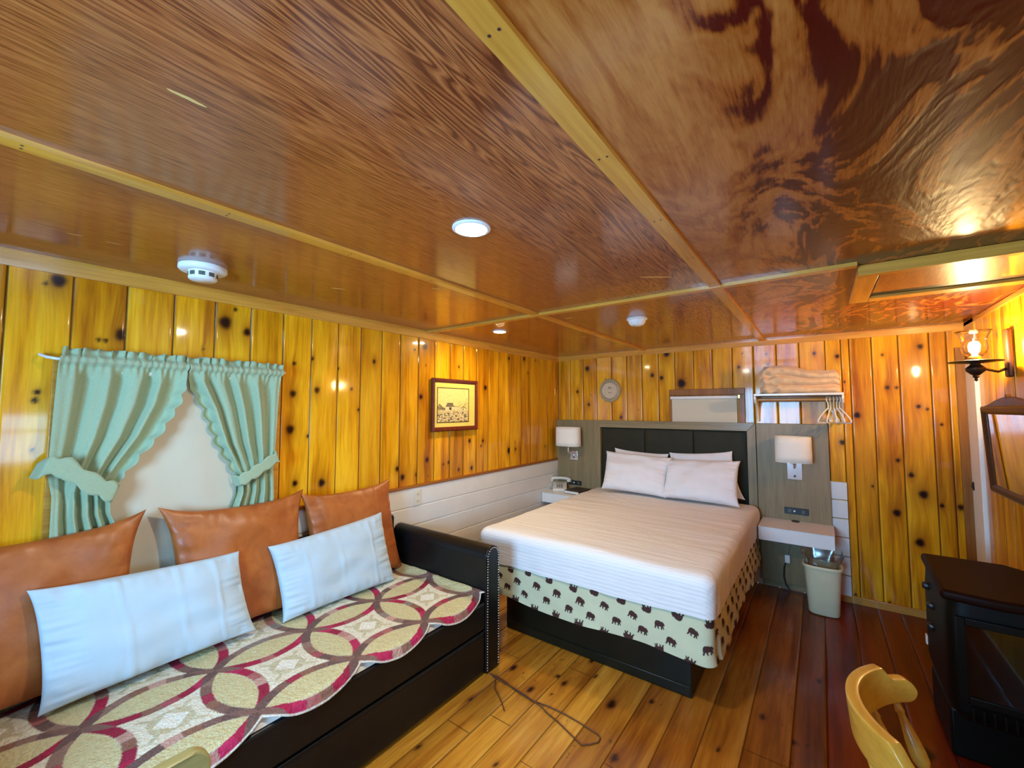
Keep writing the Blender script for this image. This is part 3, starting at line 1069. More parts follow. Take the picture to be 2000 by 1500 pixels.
for ri, (kc, _) in enumerate(rows):
    s0 = .06 + .065 * ri
    q = 0
    while s0 + q * .150 < smax - .08:
        sc_ = s0 + q * .150 + rb.uniform(-.012, .012)
        upside = (ri in (0, 3)) 
        ang = rb.uniform(-.25, .25) + (PI if upside else 0) + (-.12)
        size = .050 * rb.uniform(.88, 1.1)
        flip = -1
        base = []
        for (px, py) in BV:
            px *= flip * size; py *= size
            a = px * cos(ang) - py * sin(ang); bb = px * sin(ang) + py * cos(ang)
            ss = sc_ + a; kk = kc + .03 * sin(q * 2.1) - bb / ZH
            kk = clamp(kk, .0, 1.0)
            f = np.interp(ss, sarr, np.arange(n))
            i0 = int(f); i1 = min(i0 + 1, n - 1); t = f - i0
            base.append(skirt_surf(i0, kk, per, .0028).lerp(skirt_surf(i1, kk, per, .0028), t))
        sk.add(base, BF, 1)
        q += 1
sk.build('box_spring_cover', [M['skirt'], M['bear_ink']], bed, ang=70)

# striped white sheet over the mattress


def sheet_mat():
    m = NT('striped_white_sheet')
    o = m.obj()
    sx = m.n('ShaderNodeSeparateXYZ'); m.l(o, sx.inputs[0])
    z = sx.outputs['Z']; y = sx.outputs['Y']
    d = m.math('ADD', z, y)
    w = m.math('SINE', m.math('MULTIPLY', d, 2 * PI / .021))
    f = m.math('MULTIPLY_ADD', w, .5, .5)
    n1 = m.noise(o, 5, 3)
    col = m.ramp(f, [(.35, (.76, .75, .74)), (.65, (.82, .81, .80))])
    m.setp(Base_Color=col, Roughness=.62)
    m.b.inputs['Sheen Weight'].default_value = .12
    wr = m.noise(m.map(o, (2.0, 14, 14)), 1, 3, .5, .8)
    wr2 = m.noise(m.map(o, (.9, 9, 5), (0, .3, 0)), 1, 4, .6, 1.6)
    m.bump(m.math('ADD', m.math('ADD', m.math('MULTIPLY', w, .035), wr), m.math('MULTIPLY', wr2, .9)), .42, .016)
    return m.mat


sm, _ = drape(BX0, BX1, BY0, BY1, .680, .052, lambda x, y, s: .478 + .010 * nz(s * 3, 4.4) - (.0 if y > -1.9 else .0),
              puff=lambda x, y:   .006 * nz(x * 2.6, y * 2.6, 1.2) + .005 * nz(x * 2.2 + 3, y * 11, 4.4) + .010 * (1 - ((x - 1.27) / .75) ** 2),
              wob=lambda x, y, z, s: .002 + .004 * nz(s * 5, z * 3) + .0035 * sin(s * 38 + 3 * sin(s * 4)) * (.6 - .5 * nz(s * 1.2, 9)) * sstep(.68, .5, z), step=.012, rc=.06)
tag(sm.build('bed_sheet', sheet_mat(), ang=70), 'white striped sheet stretched over the queen mattress', 'sheet')

HP = 'bed pillows against the headboard'
pillow('pillow', 'white pillow tucked behind the left front pillow on the queen bed', 'pillow', (.730, -.090, 1.088), (1.26, -.090, 1.06), (1.27, -.12, .72), (.70, -.12, .72), .09, M['pillowcase'], HP, seed=1.2, pinch=.03)
pillow('pillow', 'white pillow with its corner sticking up behind the right front pillow', 'pillow', (1.28, -.090, 1.075), (1.810, -.090, 1.118), (1.90, -.12, .72), (1.28, -.12, .72), .09, M['pillowcase'], HP, seed=4.1, pinch=.03)
pillow('pillow', 'left of the two front white pillows leaning on the headboard', 'pillow', (.706, -.235, 1.062), (1.322, -.245, 1.037), (1.312, -.40, .715), (.725, -.40, .730), .17, M['pillowcase'], HP, seed=7.7, bow=.03, pinch=.05, wr=.010)
pillow('pillow', 'right of the two front white pillows, nearest the right nightstand', 'pillow', (1.306, -.245, 1.022), (1.884, -.235, 1.047), (1.892, -.40, .712), (1.298, -.40, .718), .17, M['pillowcase'], HP, seed=9.3, bow=.03, pinch=.05, wr=.010)

# ------------------------------------------------------------------ headboard wall unit
hb = thing('headboard', 'wide grey brown headboard unit with charcoal upholstered centre', 'headboard', (1.25, -.04, 0))
YB = -.0155
for nm, x0, x1 in (('side_panel', .004, .478), ('side_panel', 2.000, 2.500)):
    b = MB(); b.box(x0, x1, -.050, YB, .06, 1.372); b.build(nm, M['headwood'], hb, bevel=.002)
b = MB(); b.prism([(.482, 1.374), (1.996, 1.374), (1.930, 1.302), (.548, 1.302)], lambda u, v, d: (u, -.064 + d, v), .048); b.build('top_rail', M['headwood_x'], hb, bevel=.002)
b = MB(); b.prism([(.482, 1.372), (.482, .30), (.548, .30), (.548, 1.301)], lambda u, v, d: (u, -.064 + d, v), .048); b.build('stile', M['headwood'], hb, bevel=.002)
b = MB(); b.prism([(1.996, 1.372), (1.996, .30), (1.930, .30), (1.930, 1.301)], lambda u, v, d: (u, -.064 + d, v), .048); b.build('stile', M['headwood'], hb, bevel=.002)
for x0, x1 in ((.549, 1.012), (1.014, 1.476), (1.478, 1.929)):
    b = MB()

    def pf(i, j, x0=x0, x1=x1):
        u = 2 * i / 20 - 1; v = 2 * j / 20 - 1
        u = sin(PI / 2 * u); v = sin(PI / 2 * v)
        return (x0 + (x1 - x0) * (u + 1) / 2, -.022 - .010 * max(0, (1 - u ** 16) * (1 - v ** 16)) ** .5, .32 + (1.300 - .32) * (v + 1) / 2)
    b.grid(pf, 20, 20)
    b.build('upholstered_panel', M['head_leather'], hb, ang=70)
b = MB(); b.box(2.010, 2.495, -.030, YB, .012, .06); b.build('foot_rail', M['headwood_x'], hb, bevel=.002)


def nightstand(label, x0, x1, z0, z1, gx=None):
    r = thing('nightstand', label, 'nightstand', ((x0 + x1) / 2, -.22, z0), 'floating nightstands')
    b = MB(); b.box(x0, x1, -.400, -.052, z0, z1 - .004); b.build('body', M['white_lam'], r, bevel=.003)
    b = MB(); b.box(x0 - .002, x1 + .002, -.403, -.052, z1 - .0035, z1); b.build('top', M['white_lam'], r, bevel=.001)
    if gx:
        b = MB(); b.lathe([(.028, 0), (.028, .004), (.022, .006), (.018, .004), (.001, .004)], (gx, -.085, z1 + .0003), 24); b.build('grommet', M['black_plastic'], r)
    return r


nightstand('white floating nightstand under the right lamp with a black grommet', 2.030, 2.508, .476, .580, 2.262)
nightstand('white floating nightstand holding the ivory telephone in the corner', .022, .478, .506, .606)


def outlet(label, x0, x1, z0, z1):
    r = thing('power_outlet', label, 'outlet', ((x0 + x1) / 2, -.053, z0), 'black outlets on the headboard')
    b = MB(); b.box(x0, x1, -.0575, -.0512, z0, z1); b.build('plate', M['black_plastic'], r, bevel=.002)
    w = (x1 - x0)
    for k in (.22, .78):
        b = MB()
        cx = x0 + w * k; cz = (z0 + z1) / 2
        b.prism([(-.011, -.013), (.011, -.013), (.011, .013), (-.011, .013)], lambda u, v, d: (cx + u, -.0588 + d, cz + v), .0015)
        for dx in (-.005, .005): b.box(cx + dx - .0014, cx + dx + .0014, -.0592, -.0580, cz - .004, cz + .007)
        b.build('socket', M['dark_grey'], r)
    b = MB(); b.lathe([(.0075, 0), (.0075, .002), (.0001, .002)], (0, 0, 0), 14, M=Matrix.Translation((x0 + w * .42, -.0575, (z0 + z1) / 2)) @ Matrix.Rotation(PI / 2, 4, 'X')); b.build('usb_port', M['white_plastic'], r)
    return r


outlet('black outlet strip above the right nightstand', 2.186, 2.352, .632, .684)
outlet('black outlet strip behind the ivory telephone', .160, .316, .656, .704)


def bed_lamp(label, cx, cz0, cz1, rx, ry, px0, px1, pz0, pz1, arm):
    r = thing('wall_lamp', label, 'lamp', (cx, -.16, pz0), 'headboard wall lamps')
    b = MB(); b.box(px0, px1, -.066, -.0512, pz0, pz1); b.build('back_plate', M['chrome'], r, bevel=.003)
    b = MB()
    n = 40
    def sh(t, k):
        a = 2 * PI * t / n
        e = 2.6
        ca, sa = cos(a), sin(a)
        x = rx * math.copysign(abs(ca) ** (2 / e), ca); y = ry * math.copysign(abs(sa) ** (2 / e), sa)
        z = cz0 + (cz1 - cz0) * k
        return (cx + x * (1 - .02 * k), -.165 + y * (1 - .02 * k), z)
    b.grid(lambda i, j: sh(i, j / 4), n, 4, wrapu=True)
    b.build('lamp_shade', M['shade'], r, solid=.003, ang=50)
    for z in (cz0, cz1):
        b = MB(); b.tube([Vector(sh(t, 0 if z == cz0 else 1)) for t in range(n)], .0022, 6, closed=True)
        b.build('shade_trim', M['shade'], r)
    b = MB()
    ax = (px0 + px1) / 2
    b.tube([(ax, -.062, pz1 - .045), (ax, -.10, pz1 - .045), (ax, -.115, pz1 - .030), (ax + arm, -.150, pz1 - .015), (cx, -.165, cz0 - .01), (cx, -.165, cz0 + .06)], .0075, 12)
    b.build('arm', M['chrome'], r)
    b = MB(); b.lathe([(.014, 0), (.014, .05), (.017, .055), (.017, .09)], (cx, -.165, cz0 + .01), 16); b.build('lamp_holder', M['white_plastic'], r)
    b = MB(); b.lathe([(.0075, 0), (.0085, .004), (.006, .008), (.0001, .008)], (0, 0, 0), 12, M=Matrix.Translation(((px0 + px1) / 2, -.0655, pz0 + .03)) @ Matrix.Rotation(PI / 2, 4, 'X')); b.build('switch', M['black_plastic'], r)
    b = MB(); b.tube([(cx, -.165, cz0 + .03), (cx, -.165, cz0 - .060)] if arm < 0 else [(cx - .02, -.15, cz0 + .02), (cx - .02, -.15, cz0 - .02)], .0055, 8); b.build('stem', M['white_plastic'], r)
    return r


bed_lamp('right bedside wall lamp with a cream drum shade over a chrome plate', 2.268, 1.070, 1.274, .125, .085, 2.216, 2.321, .915, 1.062, .0)
bed_lamp('left bedside wall lamp in the corner with a cream shade', .216, 1.093, 1.294, .142, .085, .184, .281, .930, 1.030, -.02)

# telephone and book on the left nightstand
NZ = .6062
ph = thing('telephone', 'ivory push button telephone on the left nightstand', 'telephone', (.115, -.175, NZ))
b = MB()
Mt = Matrix.Translation((.115, -.175, NZ)) @ Matrix.Rotation(math.radians(28), 4, 'Z')
b.prism([(-.105, 0.0), (.085, 0), (.085, .075), (.045, .082), (-.105, .028)], lambda u, v, d: Mt @ Vector((-.075 + d, u, v)), .150)
b.build('base', M['phone_plastic'], ph, bevel=.008, seg=3)
b = MB()
sl = (.082 - .028) / .15
for r_ in range(4):
    for c_ in range(3):
        u = -.075 + r_ * .019; x = -.026 + c_ * .024
        zz = .028 + (u + .105) * sl + .001
        b.box(x - .008, x + .008, u - .0065, u + .0065, zz, zz + .006, M=Mt)
b.build('keypad', M['key_grey'], ph, bevel=.001)
b = MB(); b.box(-.045, .045, .016, .030, .028 + .121 * sl, .028 + .135 * sl + .002, M=Mt); b.build('number_card', M['key_grey'], ph)
b = MB()
b.tube([Mt @ Vector(p) for p in ((-.112, .055, .100), (-.105, .055, .106), (-.07, .055, .118), (0, .055, .122), (.07, .055, .118), (.105, .055, .106), (.112, .055, .100))], [.016, .019, .016, .015, .016, .019, .016], 14)
for sx in (-1, 1):
    b.lathe([(.020, 0), (.026, .004), (.026, .018), (.018, .032)], (0, 0, 0), 18, M=Mt @ Matrix.Translation((sx * .098, .055, .080)))
b.build('handset', M['phone_plastic'], ph, ang=60)
b = MB(); b.tube([Mt @ Vector((-.112 - .012 * sin(k * .35) - .010 * cos(k * 1.9), .05 - .0035 * k + .006 * sin(k * 1.9), max(.008, .092 - .0034 * k + .003 * cos(k * 1.9)))) for k in range(38)], .0028, 6); b.build('coiled_cord', M['phone_plastic'], ph)
bk = thing('book', 'dark covered book lying beside the ivory telephone', 'book', (.335, -.20, NZ))
Mk = Matrix.Translation((.345, -.20, NZ)) @ Matrix.Rotation(math.radians(-6), 4, 'Z')
b = MB(); b.box(-.088, .088, -.116, .116, .004, .030, M=Mk); b.build('pages', M['paper'], bk)
b = MB(); b.box(-.092, .092, -.120, .120, 0, .004, M=Mk); b.box(-.092, .092, -.120, .120, .030, .034, M=Mk); b.box(.088, .092, -.12, .12, .004, .030, M=Mk); b.build('cover', M['book_cover'], bk, bevel=.001)

# cable and adapter below the right nightstand
pc = thing('extension_cable', 'grey and black power cord hanging below the right nightstand', 'cord', (2.2, -.06, .01))
b = MB(); b.tube([(2.232, -.062, .474), (2.226, -.066, .40), (2.206, -.070, .34), (2.195, -.070, .305)], .004, 8); b.build('cable', M['cord_grey'], pc)
b = MB(); b.box(2.178, 2.214, -.088, -.058, .235, .300); b.build('adapter', M['white_plastic'], pc, bevel=.004)
b = MB(); b.tube([(2.186, -.072, .240), (2.172, -.070, .20), (2.166, -.070, .12), (2.180, -.068, .05), (2.205, -.066, .012), (2.27, -.072, .008), (2.33, -.085, .007)], .0045, 8); b.build('cable', M['cord_black'], pc)

# ------------------------------------------------------------------ waste bin
wb = thing('waste_bin', 'beige plastic waste bin lined with a clear bag below the right nightstand', 'bin', (2.425, -.40, 0))


def rrect(k, hx, hy, n=48, e=4.5):
    a = 2 * PI * k / n
    ca, sa = cos(a), sin(a)
    return hx * math.copysign(abs(ca) ** (2 / e), ca), hy * math.copysign(abs(sa) ** (2 / e), sa)


def shell(mb, secs, cx, cy, n=48, e=3.2, mi=0):
    def fn(i, j):
        z, hx, hy = secs[j]
        x, y = rrect(i, hx, hy, n, e)
        return (cx + x, cy + y, z)
    mb.grid(fn, n, len(secs) - 1, mi, wrapu=True)


BCX, BCY = 2.428, -.345
b = MB()
shell(b, [(.003, .001, .001), (.003, .085, .058), (.012, .094, .066), (.20, .104, .078), (.350, .114, .088), (.352, .110, .084), (.20, .100, .074), (.016, .090, .062), (.014, .001, .001)], BCX, BCY)
b.build('body', M['bin'], wb, ang=50)
b = MB(); shell(b, [(.338, .1145, .0885), (.336, .122, .096), (.352, .124, .098), (.356, .120, .094), (.352, .110, .084)], BCX, BCY); b.build('rim', M['bin'], wb, ang=60)
b = MB()


def ln(i, j):
    a = 2 * PI * i / 60
    k = j / 14
    if k < .5:
        z = .20 + .33 * k; s = .74 + .28 * k
    else:
        z = .365 + (k - .5) * .15; s = .88 + (k - .5) * .46
    hx, hy = .114 * s, .088 * s
    x, y = rrect(i, hx, hy, 60, 3.2)
    w = (.006 * nz(a * 2.5 + 3, k * 5) + .004 * sin(a * 9 + k * 4)) * (.3 if k < .55 else 1)
    zz = z + .012 * nz(cos(a) * 2, sin(a) * 2, k) + (.030 * max(0, sin(a)) * (k - .5) * 2 if k > .5 else 0)
    return (BCX + x + w * cos(a), BCY + y + w * sin(a), zz)


b.grid(ln, 60, 14, wrapu=True)
b.build('liner', M['liner'], wb, ang=30)

# ------------------------------------------------------------------ daybed
db = thing('daybed', 'black leather daybed with rolled nailhead arm under the curtained window', 'daybed', (.45, -3.33, 0))
DY0, DY1 = -4.46, -2.245
# seat platform, upper rail and trundle drawer
b = MB(); b.box(.06, .800, DY0 + .12, DY1 - .116, .20, .262); b.build('platform', M['black_leather'], db)
b = MB(); b.box(.800, .884, DY0 + .118, DY1 - .1165, .246, .402); b.build('front_rail', M['black_leather'], db, bevel=.014, seg=3)
b = MB(); b.box(.20, .882, DY0 + .125, DY1 - .120, .018, .236); b.build('trundle_drawer', M['black_leather'], db, bevel=.012, seg=3)
b = MB(); b.tube([(.884, DY0 + .13, .242), (.884, DY1 - .122, .242)], .0035, 8); b.build('piping', M['black_leather'], db)
mbm, _ = drape(.070, .872, DY0 + .13, DY1 - .126, .428, .035, lambda x, y, s: .264, close=True)
mbm.build('seat_mattress', M['quilt_back'], db, merge=True, ang=60)


def arm_profile(yin, yout, sgn):
    """(y,z) outline of an arm seen end-on; rolls outwards at the top"""
    pts = [(yin, .004), (yin, .58)]
    cy, cz, r = (yin + yout) / 2 + sgn * .004, .640, .060
    for k in range(13):
        a = PI * 1.12 - (PI * 1.24) * k / 12
        pts.append((cy + sgn * -1 * -r * cos(a) if False else cy - sgn * r * cos(PI - a) * -1 * -1, cz + r * sin(a)))
    pts += [(yout, .58), (yout, .004)]
    return pts


def arm(name, yin, yout, sgn, nails):
    prof = [(yin, .004), (yin, .30), (yin + sgn * .004, .56)]
    cy, cz, r = (yin + yout) / 2, .640, .0585
    for k in range(15):
        a = math.radians(200 - 220 * k / 14)
        prof.append((cy + sgn * r * cos(a), cz + r * sin(a)))
    prof += [(yout - sgn * .003, .56), (yout, .30), (yout, .004)]
    b = MB()
    b.prism(prof, lambda u, v, d: (.04 + d, u, v), .846)
    o = b.build(name, M['black_leather'], db, bevel=.006, seg=3, ang=35)
    b = MB()
    pp = [(y + (-1 if y < cy else 1) * -.0008, z) for (y, z) in prof]
    b.prism([(cy + (y - cy) * .985, cz + (z - cz) * .985 if z > .58 else z + .002) for (y, z) in prof], lambda u, v, d: (.8865 + d, u, v), .004)
    o2 = b.build('front_panel', M['black_leather'], o, bevel=.003, ang=35)
    if nails:
        path = [(yin + sgn * .009, .02), (yin + sgn * .009, .585)]
        rr_ = .049
        for k in range(17):
            a = math.radians(195 - 210 * k / 16)
            path.append((cy + sgn * rr_ * cos(a), cz + rr_ * sin(a)))
        path += [(yout - sgn * .009, .585), (yout - sgn * .009, .02)]
        # resample at even spacing
        P = [Vector((0, y, z)) for y, z in path]
        cum = [0]
        for a_, b_ in zip(P, P[1:]): cum.append(cum[-1] + (b_ - a_).length)
        Ntot = 96
        first = None
        for k in range(Ntot):
            s = cum[-1] * k / (Ntot - 1)
            i = 0
            while i < len(cum) - 2 and cum[i + 1] < s: i += 1
            t = (s - cum[i]) / max(1e-9, cum[i + 1] - cum[i])
            p = P[i].lerp(P[i + 1], t)
            if first is None:
                nb = MB()
                nb.lathe([(.0043, 0), (.0040, .0018), (.0026, .0034), (.0001, .0040)], (0, 0, 0), 8, M=Matrix.Translation((.8905, p.y, p.z)) @ Matrix.Rotation(PI / 2, 4, 'Y'))
                first = nb.build('nailhead', M['nail'], o); base = p.copy()
            else:
                c = first.copy(); COL.objects.link(c); c.parent = o
                c.location = first.location + (p - base)
    return o


arm('arm', DY1 - .117, DY1, 1, True)
arm('arm', DY0 + .117, DY0, -1, False)
b = MB()
prof = [(.018, .262), (.018, .72)]
for k in range(13):
    a = math.radians(190 - 200 * k / 12)
    prof.append((.040 + .022 * cos(a), .745 + .022 * sin(a)))
prof += [(.060, .72), (.060, .262)]
b.prism(prof, lambda u, v, d: (u, DY0 + .12 + d, v), (DY1 - .119) - (DY0 + .12))
b.build('backrest', M['black_leather'], db, bevel=.006, ang=35)

# ------------------------------------------------------------------ quilt
SP = .3855
CX0, CY0 = .442, -2.385
QR = SP / math.sqrt(2)
HBW = .0195
NYQ, NXQ = 500, 246
QY1, QY0 = -2.366, -4.335
crim = [lin(c) for c in ((168, 22, 66), (150, 20, 58), (184, 36, 84))]
taup = [lin(c) for c in ((128, 96, 86), (108, 82, 76), (146, 116, 102))]
midc = [lin(c) for c in ((172, 104, 100), (146, 108, 92), (186, 132, 122), (140, 128, 118), (164, 82, 88), (142, 100, 80), (196, 156, 142), (160, 44, 70))]
khaki = lin((206, 198, 150)); cream = lin((226, 222, 200)); star = lin((200, 194, 160)); dia = lin((234, 234, 220)); seam = lin((150, 130, 110))
vq = []; cq = []
hsh = lambda a, b, c: int(abs(math.sin(a * 12.9898 + b * 78.233 + c * 37.719) * 43758.5453)) 


def qcolor(x, y):
    gi = math.floor((x - CX0) / SP); gj = math.floor((y - CY0) / SP)
    hits = []
    inside = 0
    own = None
    for di in (-1, 0, 1):
        for dj in (-1, 0, 1):
            ci = gi + di; cj = gj + dj
            px = CX0 + (ci + .5) * SP; py = CY0 + (cj + .5) * SP
            d = math.hypot(x - px, y - py)
            if abs(d - QR) < HBW: hits.append((ci, cj, px, py, d))
            elif d < QR - HBW: inside += 1; own = (ci, cj, px, py)
    if len(hits) >= 2:
        a = x - hits[0][2]; bq = y - hits[0][3]
        fx = ((x - CX0) / SP + .5) % 1 - .5; fy = ((y - CY0) / SP + .5) % 1 - .5
        return taup[0] if fx * fy > 0 else taup[1]
    if hits:
        ci, cj, px, py, d = hits[0]
        if abs(abs(d - QR) - HBW) < .0016: return tuple(.5 * (k1 + k2) for k1, k2 in zip(seam, cream))
        th = math.degrees(math.atan2(y - py, x - px)) % 360
        arc = int(((th + 45) % 360) // 90)
        loc = (th + 45) % 90 - 45
        w = int((loc + 45) // 11.25)
        edge = abs(((loc + 45) % 11.25) / 11.25 - .5) > .47
        if w in (1, 2, 5, 6) or w in (0, 7):
            c = crim[hsh(ci, cj, arc + w) % 3] if arc in (0, 1) else taup[hsh(ci, cj, arc + w) % 3]
        else:
            c = midc[hsh(ci, cj, arc * 9 + w) % 8]
        if edge: c = tuple(k * .72 for k in c)
        return c
    if inside >= 2: return khaki
    if own:
        dx, dy = x - own[2], y - own[3]
        m = abs(dx) + abs(dy)
        if m < .052: return dia
        if m < .092 and max(abs(dx), abs(dy)) < .062: return star
        if abs(abs(dx) - abs(dy)) < .010 and m < .15: return star
        if abs(m - .155) < .0018: return star
        return cream
    return cream


mb = MB()
qz = .4335
for j in range(NYQ + 1):
    y = QY1 + (QY0 - QY1) * j / NYQ
    yc = CY0 + (math.floor((y - CY0) / SP) + .5) * SP
    xf = CX0 + .5 * SP + math.sqrt(max(0, (QR + HBW + .006) ** 2 - (y - yc) ** 2))
    notch = (xf - .855) / .09
    for i in range(NXQ + 1):
        s = i / NXQ
        xa = .080 + (xf - .080) * s           # flat coordinate on the cloth
        c = qcolor(xa, y)
        if xf - xa < .009: c = lin((214, 210, 196))
        x = xa; z = qz + .0022 * nz(xa * 16, y * 16, 3) + .0045 * nz(xa * 4.5, y * 4.5, 8)
        sp_ = xa - .862
        if sp_ > 0:
            r = .028; a = min(sp_ / r, 1.25)
            x = .862 + r * sin(a) + max(0, sp_ - 1.25 * r) * cos(1.25)
            z -= r * (1 - cos(a)) + max(0, sp_ - 1.25 * r) * sin(1.25)
            x += .005
        # the cloth rides up a little along the arm and is rumpled at the right end
        up = sstep(-2.43, -2.366, y)
        z += .020 * up + .012 * sstep(-2.62, -2.40, y) * (.5 + nz(xa * 7, y * 5, 5)) * sstep(.9, .6, xa)
        vq.append((x, y, z + .004)); cq.append(c + (1.0,))
n = NXQ + 1
mb.add(vq, [(j * n + i, (j + 1) * n + i, (j + 1) * n + i + 1, j * n + i + 1) for j in range(NYQ) for i in range(NXQ)])
mb.attr['paint'] = ['COL', cq]
q = mb.build('quilt', [M['quilt'], M['quilt_back']], ang=180)
sd = q.modifiers.new('solid', 'SOLIDIFY'); sd.thickness = .006; sd.offset = -1; sd.material_offset = 1; sd.material_offset_rim = 1
tag(q, 'patchwork quilt of interlocking crimson rings spread over the black daybed', 'quilt')

# cushions
G1, G2 = 'tan leather cushions on the daybed', 'pale blue white bed pillows on the daybed'
pillow('cushion', 'tan leather cushion at the far left below the left green curtain', 'cushion', (.095, -4.31, 1.02), (.10, -3.736, 1.036), (.170, -3.745, .458), (.170, -4.32, .458), .135, M['tan_leather'], G1, seed=2.2, bow=.075, pinch=.10, wr=.008)
pillow('cushion', 'middle tan leather cushion below the window, between the other two', 'cushion', (.10, -3.637, 1.036), (.10, -3.052, 1.021), (.170, -3.035, .458), (.170, -3.600, .458), .135, M['tan_leather'], G1, seed=5.9, bow=.075, pinch=.10, wr=.010)
pillow('cushion', 'tan leather cushion leaning beside the black rolled arm', 'cushion', (.105, -3.020, 1.003), (.10, -2.463, 1.006), (.160, -2.392, .455), (.165, -2.985, .458), .13, M['tan_leather'], G1, seed=8.4, bow=.06, pinch=.08, wr=.009)
pillow('pillow', 'pale pillow with fold lines in front of the left and middle tan cushions', 'pillow', (.210, -4.036, .860), (.205, -3.389, .818), (.285, -3.338, .468), (.285, -4.000, .462), .125, M['blue_lit_pillowcase'], G2, seed=3.3, bow=.035, pinch=.03, wr=.009, creases=(-.32, .25, .66), N=90)
pillow('pillow', 'pale pillow with fold lines in front of the tan cushion by the arm', 'pillow', (.205, -3.240, .804), (.205, -2.588, .842), (.300, -2.553, .450), (.290, -3.198, .452), .125, M['blue_lit_pillowcase'], G2, seed=6.6, bow=.035, pinch=.03, wr=.009, creases=(-.58, .0, .62), N=90)

# ------------------------------------------------------------------ wall things
pf_ = thing('picture_frame', 'framed sepia sketch of a farm building on the left wall', 'picture', (.012, -1.722, 1.318))
y0, y1, z0, z1 = -1.992, -1.455, 1.318, 1.742
fw = .034
b = MB()
prof = [(0, 0), (0, .016), (.008, .024), (.018, .020), (.028, .014), (fw, .010), (fw, 0)]
loop = [(y0, z0, 1, 1), (y1, z0, -1, 1), (y1, z1, -1, -1), (y0, z1, 1, -1)]
vs = []
for (yy, zz, sy, sz) in loop:
    for (t, h) in prof: vs.append((.0105 + h, yy + sy * t, zz + sz * t))
m_ = len(prof)
b.add(vs, [(a * m_ + k, a * m_ + k + 1, ((a + 1) % 4) * m_ + k + 1, ((a + 1) % 4) * m_ + k) for a in range(4) for k in range(m_ - 1)])
b.build('frame', M['red_frame'], pf_, smooth=False)
b = MB(); b.box(.0105, .0185, y0 + .03, y1 - .03, z0 + .03, z1 - .03); b.build('matboard', M['matboard'], pf_)
iy0, iy1, iz0, iz1 = -1.930, -1.570, 1.392, 1.664
NYP, NZP = 180, 136
vp, cp = [], []
sky, ink, ink2, grass, snow = lin((236, 214, 130)), lin((58, 48, 34)), lin((120, 104, 78)), lin((196, 170, 116)), lin((226, 206, 150))
for j in range(NZP + 1):
    for i in range(NYP + 1):
        u = i / NYP; v = j / NZP
        c = sky
        h = .40 + .05 * nz(u * 9, 1) + .03 * nz(u * 25, 2)
        tr = max(0, .24 * math.exp(-((u - .70) / .07) ** 2), .17 * math.exp(-((u - .80) / .05) ** 2), .12 * math.exp(-((u - .52) / .05) ** 2), .10 * math.exp(-((u - .08) / .12) ** 2), .30 * math.exp(-((u - .93) / .09) ** 2))
        tx = nz(u * 60, v * 60, 3)
        if .36 < v < h + tr:
            dens = .55 if u < .30 else .15 + .25 * nz(u * 12, v * 12, 5)
            c = ink2 if tx > .35 - dens else sky
            if tx > .55 - dens: c = ink
        if v <= .36: c = grass if nz(u * 20, v * 34, 9) > -.05 else snow
        if v < .30 and nz(u * 13, v * 22, 12) > .12 + .5 * abs(v - .18): c = ink2 if tx < .2 else ink
        # barn with a lean-to, and a small shed
        if .24 < u < .62 and .36 < v < .47: c = snow if not (.36 < u < .43 and v < .44) else ink
        if .24 < u < .62 and .455 < v < .47: c = ink
        if .25 + (v - .47) * .5 < u < .50 - (v - .47) * .2 and .47 <= v < .57: c = ink2 if v < .56 else ink
        if .76 < u < .90 and .35 < v < .40: c = snow if not (.80 < u < .83) else ink
        if abs(v - .40 - .06 * (1 - abs(u - .83) / .09)) < .012 and .74 < u < .92: c = ink
        vp.append((.0192, iy0 + (iy1 - iy0) * u, iz0 + (iz1 - iz0) * v)); cp.append(c + (1.,))
b = MB()
n = NYP + 1
b.add(vp, [(j * n + i, j * n + i + 1, (j + 1) * n + i + 1, (j + 1) * n + i) for j in range(NZP) for i in range(NYP)])
b.attr['paint'] = ['COL', cp]
b.build('print', M['print'], pf_, ang=180)
b = MB()
for (a0, a1, c0, c1) in ((iy0 - .006, iy0, iz0 - .006, iz1 + .006), (iy1, iy1 + .006, iz0 - .006, iz1 + .006), (iy0, iy1, iz0 - .006, iz0), (iy0, iy1, iz1, iz1 + .006)): b.box(.0184, .0205, a0, a1, c0, c1)
b.build('inner_bevel', M['mirror_wood'], pf_)

pl = thing('wall_plaque', 'round carved plaque on the pine wall left of the small window', 'plaque', (.647, -.012, 1.573))
Mp = Matrix.Translation((.647, -.0115, 1.693)) @ Matrix.Rotation(PI / 2, 4, 'X')
b = MB()
nn = 72
prof = [(.0001, .0), (.118, .0), (.121, .006), (.116, .013), (.100, .012), (.088, .016)]
vs = []
for (r, h) in prof:
    for k in range(nn):
        a = 2 * PI * k / nn
        rr2 = r * (1 + (.018 * sin(a * 12) if r > .1 else 0)); hh = h + (.0015 * sin(a * 24) if .09 < r < .119 else 0)
        vs.append(Mp @ Vector((rr2 * cos(a), rr2 * 1.03 * sin(a), hh)))
b.add(vs, [(i * nn + k, i * nn + (k + 1) % nn, (i + 1) * nn + (k + 1) % nn, (i + 1) * nn + k) for i in range(len(prof) - 1) for k in range(nn)])
b.build('rim', M['plaque_a'], pl, ang=50)
b = MB(); b.lathe([(.088, .0145), (.085, .018), (.078, .0175), (.076, .015), (.0001, .015)], (0, 0, 0), 60, M=Mp); b.build('face', M['plaque_b'], pl, ang=50)
b = MB()
b.prism([(-.020, .022), (-.016, .018), (-.004, .028), (-.004, .034), (.004, .034), (.004, .028), (.016, .018), (.020, .022), (.006, .036), (0, .042), (-.006, .036)], lambda u, v, d: Mp @ Vector((u, v, .0152 + d)), .0012)
